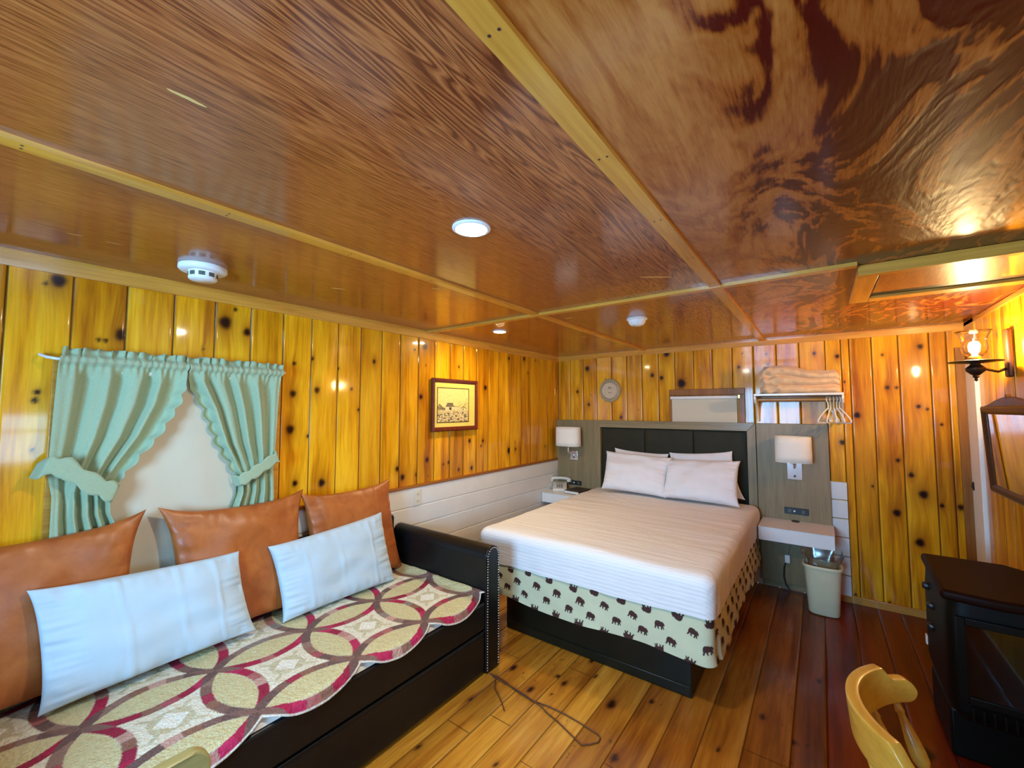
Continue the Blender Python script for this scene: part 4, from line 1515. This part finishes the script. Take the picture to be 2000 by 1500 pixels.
b.prism([(-.017, -.026), (.017, -.026), (.015, -.019), (.008, -.022), (-.008, -.022), (-.014, -.019)], lambda u, v, d: Mp @ Vector((u, v, .0152 + d)), .0012)
b.build('emblem', M['plaque_c'], pl, smooth=False)

ol = thing('wall_outlet', 'cream power outlet on the white wainscot beside the tan cushion', 'outlet', (.015, -2.121, .78))
b = MB(); b.box(.0148, .020, -2.156, -2.086, .782, .897); b.build('plate', M['cream_plastic'], ol, bevel=.002)
for zc in (.815, .864):
    b = MB(); b.box(.0195, .0215, -2.138, -2.104, zc - .014, zc + .014); b.build('socket', M['cream_plastic'], ol, bevel=.003)
b = MB()
for zc in (.815, .864):
    for dy in (-.007, .007): b.box(.0214, .0218, -2.121 + dy - .0015, -2.121 + dy + .0015, zc - .005, zc + .007)
    b.box(.0214, .0218, -2.123, -2.119, zc - .011, zc - .007)
b.build('slots', M['dark_grey'], ol)

# shelf with hanging rod, blanket and hangers
sh = thing('wall_shelf', 'white wall shelf with a hanging rod above the right bedside lamp', 'shelf', (2.306, -.13, 1.38))
b = MB(); b.box(2.012, 2.604, -.250, -.0125, 1.604, 1.622); b.build('board', M['white_paint'], sh, bevel=.003)
for x in (2.012, 2.589):
    b = MB()
    b.prism([(-.0125, 1.603), (-.248, 1.603), (-.250, 1.575), (-.225, 1.545), (-.165, 1.530), (-.105, 1.500), (-.065, 1.445), (-.048, 1.390), (-.0125, 1.386)], lambda u, v, d, x=x: (x + d, u, v), .015)
    b.build('bracket', M['white_paint'], sh, bevel=.003)
b = MB(); b.tube([(2.0275, -.150, 1.575), (2.5885, -.150, 1.575)], .013, 16); b.build('hanging_rod', M['base_trim'], sh)
b = MB(); b.box(2.028, 2.588, -.032, -.0126, 1.556, 1.6035); b.build('back_cleat', M['casing'], sh, bevel=.002)
bb = MB()
NXB, NP = 90, 72


def blk(i, j):
    u = i / NXB; t = j / NP
    x = 2.055 + .530 * u
    hh = .222 - .055 * sstep(.30, .75, u) - .02 * sstep(.12, 0, u)
    layers = 3
    # profile: up the front over three folds, back over the top, down behind
    if t < .62:
        k = t / .62 * layers; q_ = k - int(k) if k < layers else .999
        lay = min(int(k), layers - 1)
        sl_ = .10 * (u - .5) * (1 if lay == 1 else -.6)
        z0_ = hh * (lay + 0) / layers; z = z0_ + hh / layers * q_
        bul = (max(0, sin(PI * q_))) ** .45
        y = -.178 - .055 * bul + .012 * nz(u * 5, lay * 3.1) + .006 * nz(u * 16, t * 14)
        z += sl_ * .25 * (1 if 0 < lay + q_ < layers else 0) * min(1, lay + q_) * (1 - .5 * q_)
    elif t < .82:
        f = (t - .62) / .20
        y = -.178 + .155 * f; z = hh + .012 * sin(PI * f) + .010 * nz(u * 6, f * 3, 4)
    else:
        f = (t - .82) / .18
        y = -.0215; z = hh * (1 - f)
    e = sstep(0, .06, u) * sstep(1, .94, u)
    y = -.11 + (y + .11) * (.80 + .20 * e)
    z *= (.86 + .14 * e)
    # diagonal creases at the left
    z += .006 * sstep(.45, .1, u) * sin(u * 40 - t * 18) * (1 if t < .8 else 0)
    y += .006 * sstep(.5, .1, u) * sin(u * 30 + t * 26) * (1 if t < .62 else 0)
    return (x, max(min(y, -.018), -.247), 1.6225 + max(z, 0.0) * 1.0)


bb.grid(blk, NXB, NP)
n1 = NXB + 1
bb.f.append(tuple(j * n1 for j in range(NP + 1))); bb.m.append(0)
bb.f.append(tuple(j * n1 + NXB for j in range(NP, -1, -1))); bb.m.append(0)
tag(bb.build('blanket', M['blanket'], ang=75), 'folded tan blanket lying on the white wall shelf', 'blanket')

hang0 = None
for k, (hx_, ang) in enumerate(((2.505, -34), (2.522, -14), (2.541, 6), (2.559, 20), (2.576, 32))):
    if hang0 is None:
        b = MB()
        pts = [(0, .0145 * cos(a) * 1, .0145 * sin(a)) for a in [math.radians(-25 + 15 * q_) for q_ in range(14)]]
        hook = [(0, p[1], p[2]) for p in pts]
        hook = [(0, .016 * cos(math.radians(-30 + 14 * q_)), .016 * sin(math.radians(-30 + 14 * q_))) for q_ in range(16)] + [(0, -.013, -.015), (0, -.002, -.028), (0, 0, -.045), (0, 0, -.075)]
        b.tube([Vector(p) for p in hook], .0035, 8)
        hook_o = (b, )
        hang0 = thing('clothes_hanger', '', 'hanger', (0, 0, 0), 'white hangers on the shelf rod')
        b.build('hook', M['white_plastic'], hang0)
        b = MB()
        W = .118
        fr = [(0, 0, -.072), (0, W * .35, -.098), (0, W * .8, -.140), (0, W, -.166), (0, W * .99, -.178), (0, W * .94, -.183), (0, 0, -.184), (0, -W * .94, -.183), (0, -W * .99, -.178), (0, -W, -.166), (0, -W * .8, -.140), (0, -W * .35, -.098)]
        b.tube(fr, .0052, 8, closed=True)
        b.build('shoulder_frame', M['white_plastic'], hang0)
        h = hang0
    else:
        h = hang0.copy(); COL.objects.link(h)
        for ch in list(hang0.children):
            c = ch.copy(); COL.objects.link(c); c.parent = h
    h.location = (hx_, -.150, 1.5755)
    h.rotation_euler = (0, 0, math.radians(ang))
    h['label'] = ('white plastic hanger farthest left on the shelf rod', 'white plastic hanger second from the left on the shelf rod', 'white plastic hanger in the middle of the five on the rod',
                  'white plastic hanger second from the right bracket on the rod', 'white plastic hanger nearest the right shelf bracket')[k]

# ------------------------------------------------------------------ mirror and oil-lamp sconce on the right wall
mr = thing('mirror', 'dark walnut framed mirror with an arched crest on the right wall', 'mirror', (XR - .03, -.935, 1.01))
My0, My1, Mz0, Mz1 = -1.385, -.488, 1.008, 1.512


def mfr(y, z, d):          # leans out slightly at the top
    return (XR - .014 - .022 * (z - Mz0) / .5 - d, y, z)


b = MB()
fwid = .045
prof = [(0, 0), (0, .018), (.010, .024), (.030, .020), (fwid, .010), (fwid, 0)]
vs = []
for (yy, zz, sy, sz) in ((My0, Mz0, 1, 1), (My1, Mz0, -1, 1), (My1, Mz1, -1, -1), (My0, Mz1, 1, -1)):
    for (t, h) in prof: vs.append(mfr(yy + sy * t, zz + sz * t, h))
m_ = len(prof)
b.add(vs, [(a * m_ + k, a * m_ + k + 1, ((a + 1) % 4) * m_ + k + 1, ((a + 1) % 4) * m_ + k) for a in range(4) for k in range(m_ - 1)])
b.build('frame', M['mirror_wood'], mr, smooth=False)
b = MB()
cr2 = [(-1.32, Mz1 - .002)] + [(-1.32 + .77 * k / 24, Mz1 + .004 + .046 * (max(0, sin(PI * k / 24))) ** 1.4) for k in range(25)] + [(-.55, Mz1 - .002)]
b.prism(cr2, lambda u, v, d: mfr(u, v, d), .018)
b.build('crest', M['mirror_wood'], mr, bevel=.003)
b = MB(); b.prism([(-.02, 0), (0, .018), (.02, 0), (0, -.006)], lambda u, v, d: mfr(-.935 + u, Mz1 + .045 + v, d), .020); b.build('finial', M['mirror_wood'], mr, bevel=.002)
b = MB()
b.add([mfr(My0 + .042, Mz0 + .042, .009), mfr(My1 - .042, Mz0 + .042, .009), mfr(My1 - .042, Mz1 - .042, .009), mfr(My0 + .042, Mz1 - .042, .009)], [(3, 2, 1, 0)])
b.build('mirror_glass', M['mirror'], mr, smooth=False)

LX, LY, LZ = 3.150, -.900, 1.735
sc = thing('wall_sconce', 'oil lamp style brass sconce with a glass chimney, lit, on the right wall', 'sconce', (XR - .02, -.86, 1.66))
b = MB(); b.box(XR - .030, XR - .0065, -.895, -.830, 1.668, 1.930); b.build('back_plate', M['mirror_wood'], sc, bevel=.010, seg=3)
b = MB(); b.tube([(XR - .03, -.862, 1.715), (XR - .06, -.868, 1.700), (XR - .10, -.880, 1.712), (LX + .02, LY + .004, 1.728)], .007, 10); b.build('arm', M['bronze'], sc)
b = MB(); b.lathe([(.0001, -.088), (.008, -.080), (.006, -.070), (.014, -.062), (.012, -.054), (.022, -.046), (.038, -.030), (.040, -.014), (.028, -.002), (.020, .006), (.020, .012)], (LX, LY, LZ), 28); b.build('font', M['bronze'], sc, ang=50)
b = MB(); b.lathe([(.018, .010), (.105, .020), (.108, .023), (.104, .025), (.018, .016)], (LX, LY, LZ), 40); b.build('tray', M['bronze'], sc, ang=40)
b = MB(); b.lathe([(.022, .016), (.024, .022), (.024, .048), (.018, .054), (.0001, .054)], (LX, LY, LZ), 24); b.build('lamp_holder', M['brass'], sc, ang=50)
b = MB(); b.lathe([(.030, .050), (.046, .066), (.054, .090), (.052, .115), (.050, .140), (.058, .168), (.072, .190)], (LX, LY, LZ), 40); b.build('glass_chimney', M['lamp_glass'], sc, ang=180)
b = MB(); b.tube([(LX + .072 * cos(a * PI / 20), LY + .072 * sin(a * PI / 20), LZ + .190) for a in range(40)], .0016, 6, closed=True); b.build('chimney_rim', M['lamp_glass'], sc)
b = MB(); b.lathe([(.0001, .055), (.010, .058), (.012, .070), (.022, .095), (.024, .110), (.018, .128), (.0001, .136)], (LX, LY, LZ), 20); b.build('bulb', M['bulb'], sc, ang=180)

# ------------------------------------------------------------------ ceiling fixtures


def downlight(label, x, y, r, mat):
    t = thing('ceiling_light', label, 'ceiling light', (x, y, H - .012), 'round ceiling lights')
    b = MB(); b.lathe([(r, 0), (r, -.004), (r - .006, -.008), (r - .012, -.007)], (x, y, H - .0005), 40); b.build('trim_ring', M['white_plastic'], t, ang=50)
    b = MB(); b.lathe([(r - .012, -.007), (r * .5, -.010), (.0001, -.011)], (x, y, H - .0005), 40); b.build('lens', mat, t, ang=180)


downlight('bright round ceiling light in the middle of the ceiling', 1.540, -3.229, .064, M['led_cool'])
downlight('small warm round ceiling light near the far left corner', .461, -1.699, .056, M['led_warm'])

sd_ = thing('smoke_detector', 'white smoke detector with dark vents near the left wall', 'smoke detector', (.355, -3.617, H - .065))
b = MB(); b.lathe([(.086, 0), (.087, -.014), (.080, -.022), (.050, -.023)], (.355, -3.617, H - .0005), 44); b.build('base', M['white_plastic'], sd_, ang=50)
b = MB(); b.lathe([(.052, -.022), (.051, -.052), (.046, -.058), (.0001, -.060)], (.355, -3.617, H - .0005), 44); b.build('head', M['white_plastic'], sd_, ang=50)
b = MB()
for k in range(9):
    a0 = 2 * PI * k / 9 + .1; a1 = a0 + .44
    vs = []
    for (zz) in (-.046, -.029):
        for q_ in range(6):
            a = a0 + (a1 - a0) * q_ / 5
            vs.append((.355 + .0526 * cos(a), -3.617 + .0526 * sin(a), H + zz))
    b.add(vs, [(i, i + 1, 7 + i, 6 + i) for i in range(5)])
b.build('vents', M['dark_grey'], sd_, ang=180)
sd2 = thing('smoke_detector', 'white domed detector on the ceiling above the bed', 'smoke detector', (1.488, -1.520, H - .055))
b = MB(); b.lathe([(.066, 0), (.068, -.008), (.060, -.014)], (1.488, -1.520, H - .0005), 40); b.build('base', M['white_plastic'], sd2, ang=50)
b = MB(); b.lathe([(.058, -.012), (.054, -.030), (.042, -.045), (.028, -.050), (.0001, -.051)], (1.488, -1.520, H - .0005), 40); b.build('dome', M['white_plastic'], sd2, ang=60)
b = MB(); b.lathe([(.006, -.050), (.006, -.0525), (.0001, -.0525)], (1.478, -1.545, H - .0005), 12); b.build('test_button', M['cord_grey'], sd2)

# ------------------------------------------------------------------ stove
st = thing('stove', 'large black gas stove with a glass front beside the right wall', 'stove', (3.04, -1.44, 0))
SX0, SX1, SY0, SY1 = 2.855, 3.275, -1.700, -1.150
b = MB()
prof = [(SX0, SY1), (3.15, SY1), (3.275, SY1 - .14), (3.275, SY0 + .02), (3.255, SY0 - .03), (3.0, SY0 - .055), (SX0 - .02, SY0 - .03)]
b.prism(prof, lambda u, v, d: (u, v, .702 + d), .042)
b.build('top_plate', M['stove_top'], st, bevel=.016, seg=4)
b = MB()
# cast body: belly that tucks in towards the pedestal
secs = []
for z, ins in ((.200, .050), (.212, .024), (.235, .008), (.27, .000), (.60, .000), (.66, .004), (.7015, .006)):
    secs.append((z, ins))
cxs, cys = (SX0 + SX1) / 2, (SY0 + SY1) / 2
n = 64


def body(i, j):
    z, ins = secs[j]
    x, y = rrect(i, (SX1 - SX0) / 2 - ins, (SY1 - SY0) / 2 - ins, n, 9)
    return (cxs + x, cys + y, z)


b.grid(body, n, len(secs) - 1, wrapu=True)
b.f.append(tuple(range(n))[::-1]); b.m.append(0)
b.build('body', M['stove_metal'], st, ang=40)
b = MB(); b.box(SX0 + .012, SX1 - .05, SY0 + .12, SY1 - .05, .002, .201); b.build('pedestal', M['stove_metal'], st, bevel=.010)
# glass door on the side towards the viewer
b = MB()
gx0, gx1, gz0, gz1 = SX0 + .05, SX1 - .03, .330, .610
yf = SY0 - .004
for (x0, x1, z0, z1) in ((gx0 - .03, gx0, gz0 - .03, gz1 + .03), (gx1, gx1 + .02, gz0 - .03, gz1 + .03), (gx0, gx1, gz0 - .03, gz0), (gx0, gx1, gz1, gz1 + .03)):
    b.box(x0, x1, yf - .014, yf + .003, z0, z1)
dr = b.build('door', M['stove_metal'], st, bevel=.003)
b = MB(); b.box(gx0, gx1, yf - .008, yf - .005, gz0, gz1); b.build('glass', M['stove_glass'], dr)
b = MB(); b.box(gx0 + .002, gx1 - .002, yf - .0035, yf + .004, gz0, gz1); b.build('firebox', M['black_plastic'], st)
b = MB()
for k in range(12):
    x = gx0 + .01 + (gx1 - gx0 - .02) * k / 11
    b.box(x - .004, x + .004, yf - .010, yf + .003, .232, .288)
b.build('grille', M['stove_metal'], st, bevel=.0015)
b = MB()
for zc, yc in ((.620, -1.30), (.560, -1.40), (.455, -1.38)):
    b.lathe([(.018, 0), (.018, .012), (.012, .020), (.0001, .021)], (0, 0, 0), 16, M=Matrix.Translation((SX0 + .001, yc, zc)) @ Matrix.Rotation(-PI / 2, 4, 'Y'))
b.build('knob', M['black_plastic'], st, ang=50)
b = MB(); b.box(SX0 - .003, SX0 + .002, -1.215, -1.190, .30, .345); b.build('rating_plate', M['paper'], st)

# ------------------------------------------------------------------ chairs
CHX, CHY = 2.759, -2.830       # centre of the crest arc
R0 = .2525
ch = thing('wooden_chair', 'honey maple chair with a bowed crest rail facing the black stove', 'chair', (2.84, -2.82, 0))
b = MB()
NA = 72


AEND = 62.0


def crest_z(a):
    d = abs(math.degrees(a))
    top = .750 + .032 * sstep(48, 41, d)
    bot = .684 + .008 * sstep(20, 58, d)
    e0 = AEND - 6.6
    if d > e0:      # blunt rounded ends
        k = clamp((d - e0) / (AEND - e0)); mid = (top + bot) / 2; hh = (top - bot) / 2 * math.sqrt(max(0.0, 1 - k * k))
        top, bot = mid + hh, mid - hh
    return top, bot


for_sec = 28
AS = [-AEND + 6.6 * (1 - cos(PI / 2 * q_ / 12)) for q_ in range(12)] + [-AEND + 6.6 + (2 * AEND - 13.2) * q_ / 80 for q_ in range(81)] + [AEND - 6.6 * (1 - cos(PI / 2 * q_ / 12)) for q_ in range(11, -1, -1)]
NA = len(AS) - 1


def crest(i, j):
    a = math.radians(AS[j])
    top, bot = crest_z(a)
    th = .0155
    q_ = 2 * PI * i / for_sec
    e = 9.0
    cu, su = cos(q_), sin(q_)
    du = th * math.copysign(abs(cu) ** (2 / e), cu); dv = math.copysign(abs(su) ** (2 / e), su)
    hv = max((top - bot) / 2, .0008)
    z = (top + bot) / 2 + hv * dv
    # inner face is scooped
    if du < 0: du += .006 * (1 - dv * dv) * sstep(60, 40, abs(AS[j]))
    lean = -.10 * (z - .70)
    r = R0 + du
    return (CHX - r * cos(a) + lean, CHY + r * sin(a), z)


b.grid(crest, for_sec, NA, wrapu=True)
b.build('crest_rail', M['chair_wood'], ch, merge=True, ang=32)
b = MB()
SCX = 2.84
outl = []
for k in range(48):
    a = 2 * PI * k / 48
    ex = 3.0
    ca, sa = cos(a), sin(a)
    outl.append((SCX + .205 * math.copysign(abs(ca) ** (2 / ex), ca), CHY + (.215 + .012 * ca) * math.copysign(abs(sa) ** (2 / ex), sa)))
b.prism(outl, lambda u, v, d: (u, v, .418 + d), .034)
b.build('seat', M['chair_wood'], ch, bevel=.010, seg=3)
for deg in (-50, -30, -10, 10, 30, 50):
    a = math.radians(deg)
    p1 = Vector((CHX - (R0) * cos(a) - .10 * 0, CHY + R0 * sin(a), .692))
    a2 = math.radians(deg * .92)
    p0 = Vector((CHX + .085 - .235 * cos(a2), CHY + .195 * sin(a2), .450))
    b = MB()
    prof = [(0, .0075), (.06, .0085), (.10, .011), (.12, .008), (.16, .009), (.24, .012), (.34, .0165), (.44, .0195), (.52, .019), (.57, .013), (.60, .0085), (.63, .013), (.66, .0085), (.80, .0085), (1.0, .0070)]
    b.tube([p1.lerp(p0, t) for t, _ in prof], [r_ for _, r_ in prof], 14)
    b.build('spindle', M['chair_wood'], ch, ang=180)
for sx, sy in ((-1, -1), (-1, 1), (1, -1), (1, 1)):
    b = MB()
    p0 = Vector((SCX + sx * .145, CHY + sy * .15, .420)); p1 = Vector((SCX + sx * .195, CHY + sy * .205, .002))
    prof = [(0, .014), (.15, .019), (.30, .021), (.36, .014), (.40, .019), (.46, .014), (.75, .016), (.88, .013), (1, .012)]
    b.tube([p0.lerp(p1, t) for t, _ in prof], [r_ for _, r_ in prof], 14)
    b.build('leg', M['chair_wood'], ch, ang=180)
for sy in (-1, 1):
    b = MB(); b.tube([(SCX - .172, CHY + sy * .182, .175), (SCX, CHY + sy * .184, .175), (SCX + .172, CHY + sy * .182, .175)], [.009, .014, .009], 12); b.build('stretcher', M['chair_wood'], ch)
b = MB(); b.tube([(SCX, CHY - .178, .175), (SCX, CHY, .175), (SCX, CHY + .178, .175)], [.009, .013, .009], 12); b.build('stretcher', M['chair_wood'], ch)
c2 = thing('side_chair', 'pale olive chair back corner rising in front of the quilt at the bottom edge', 'chair', (1.56, -4.09, 0))
M['olive_wood'] = wood_plain('pale_olive_wood', (.27, .22, .07), (.36, .30, .11), 'y', rough=.45, coat=.2, coatr=.3)
b = MB()
cr_out = []
for (cy_, cz_, a0) in ((-3.905, .748, 0), (-4.275, .748, 90), (-4.275, .655, 180), (-3.905, .655, 270)):
    for k in range(9):
        a = math.radians(a0 + 90 * k / 8)
        cr_out.append((cy_ + .034 * cos(a), cz_ + .034 * sin(a)))
b.prism(cr_out, lambda u, v, d: (1.345 - .10 * (v - .70) + d + .02 * ((u + 4.09) / .22) ** 2, u, v), .024)
b.build('crest_rail', M['olive_wood'], c2, bevel=.006, seg=3)
for yy in (-3.925, -4.255):
    b = MB(); b.tube([(1.358, yy, .640), (1.40, yy, .435)], [.012, .014], 12); b.build('post', M['olive_wood'], c2)
b = MB(); b.box(1.365, 1.775, -4.295, -3.885, .415, .440); b.build('seat', M['olive_wood'], c2, bevel=.010, seg=3)
for (xx, yy) in ((1.395, -3.92), (1.395, -4.26), (1.74, -3.92), (1.74, -4.26)):
    b = MB(); b.tube([(xx, yy, .416), (xx + (.03 if xx > 1.5 else -.03), yy + (.02 if yy > -4 else -.02), .002)], [.017, .012], 12); b.build('leg', M['olive_wood'], c2)

# loose cord loop on the floor
b = MB()
zc = .0045
pts = [(.900, -2.345), (.955, -2.338), (1.026, -2.350), (1.10, -2.372), (1.216, -2.384), (1.30, -2.372), (1.387, -2.369), (1.49, -2.378), (1.585, -2.392), (1.600, -2.405), (1.602, -2.434), (1.578, -2.465), (1.549, -2.490), (1.47, -2.462), (1.396, -2.434), (1.29, -2.405), (1.184, -2.384), (1.10, -2.372), (1.026, -2.362), (.96, -2.356), (.915, -2.352)]
P3 = []
for i in range(len(pts) - 1):
    a_, b_ = pts[i], pts[i + 1]
    for q_ in range(4): P3.append((a_[0] + (b_[0] - a_[0]) * q_ / 4, a_[1] + (b_[1] - a_[1]) * q_ / 4, zc + (.007 if i > 14 and i < 18 else 0)))
b.tube(P3, .0032, 8)
b.tube([(.950, -2.352, zc), (1.0, -2.425, zc), (1.05, -2.455, zc), (1.10, -2.49, zc), (1.144, -2.527, zc)], .0028, 8)
tag(b.build('floor_cord', M['cord']), 'thin brown cord looped on the floor beside the daybed arm', 'cord')

# ------------------------------------------------------------------ light
def area(name, loc, rot, sx, sy, power, col):
    l = bpy.data.lights.new(name, 'AREA'); l.shape = 'RECTANGLE'; l.size = sx; l.size_y = sy; l.energy = power; l.color = col
    o = bpy.data.objects.new(name, l); COL.objects.link(o); o.location = loc; o.rotation_euler = rot
    return o


area('daylight_front', ((FX0 + FX1) / 2, YF - .10, (FZ0 + FZ1) / 2), (PI / 2, 0, 0), FX1 - FX0, FZ1 - FZ0, 155, (.25, .59, 1.0))
area('daylight_side', (XR + .10, (WY0 + WY1) / 2, (WZ0 + WZ1) / 2), (0, PI / 2, 0), WZ1 - WZ0, WY1 - WY0, 24, (.28, .61, 1.0))
wd = bpy.data.worlds.new('sky'); scene.world = wd; wd.use_nodes = True
bg = wd.node_tree.nodes['Background']; bg.inputs[0].default_value = (.75, .87, 1.0, 1); bg.inputs[1].default_value = 1.0

# ------------------------------------------------------------------ camera
f_px = 816.0
pitch = math.atan(48 / 816); yaw = math.radians(36.4)
Fv = Vector((-sin(yaw) * cos(pitch), cos(yaw) * cos(pitch), sin(pitch)))
Rv = Vector((cos(yaw), sin(yaw), 0)); Uv = Rv.cross(Fv)
cam = bpy.data.cameras.new('camera'); co = bpy.data.objects.new('camera', cam); COL.objects.link(co)
co.matrix_world = Matrix(((Rv.x, Uv.x, -Fv.x, CAM.x), (Rv.y, Uv.y, -Fv.y, CAM.y), (Rv.z, Uv.z, -Fv.z, CAM.z), (0, 0, 0, 1)))
cam.sensor_fit = 'HORIZONTAL'; cam.sensor_width = 36; cam.lens = f_px / 2000 * 36
cam.clip_start = .02
scene.camera = co
scene.view_settings.view_transform = 'Standard'
scene.view_settings.look = 'None'
scene.view_settings.gamma = 1
scene.view_settings.exposure = 0.5
scene.view_settings.use_curve_mapping = False
scene.cycles.max_bounces = 10
scene.cycles.diffuse_bounces = 6
scene.cycles.use_denoising = True
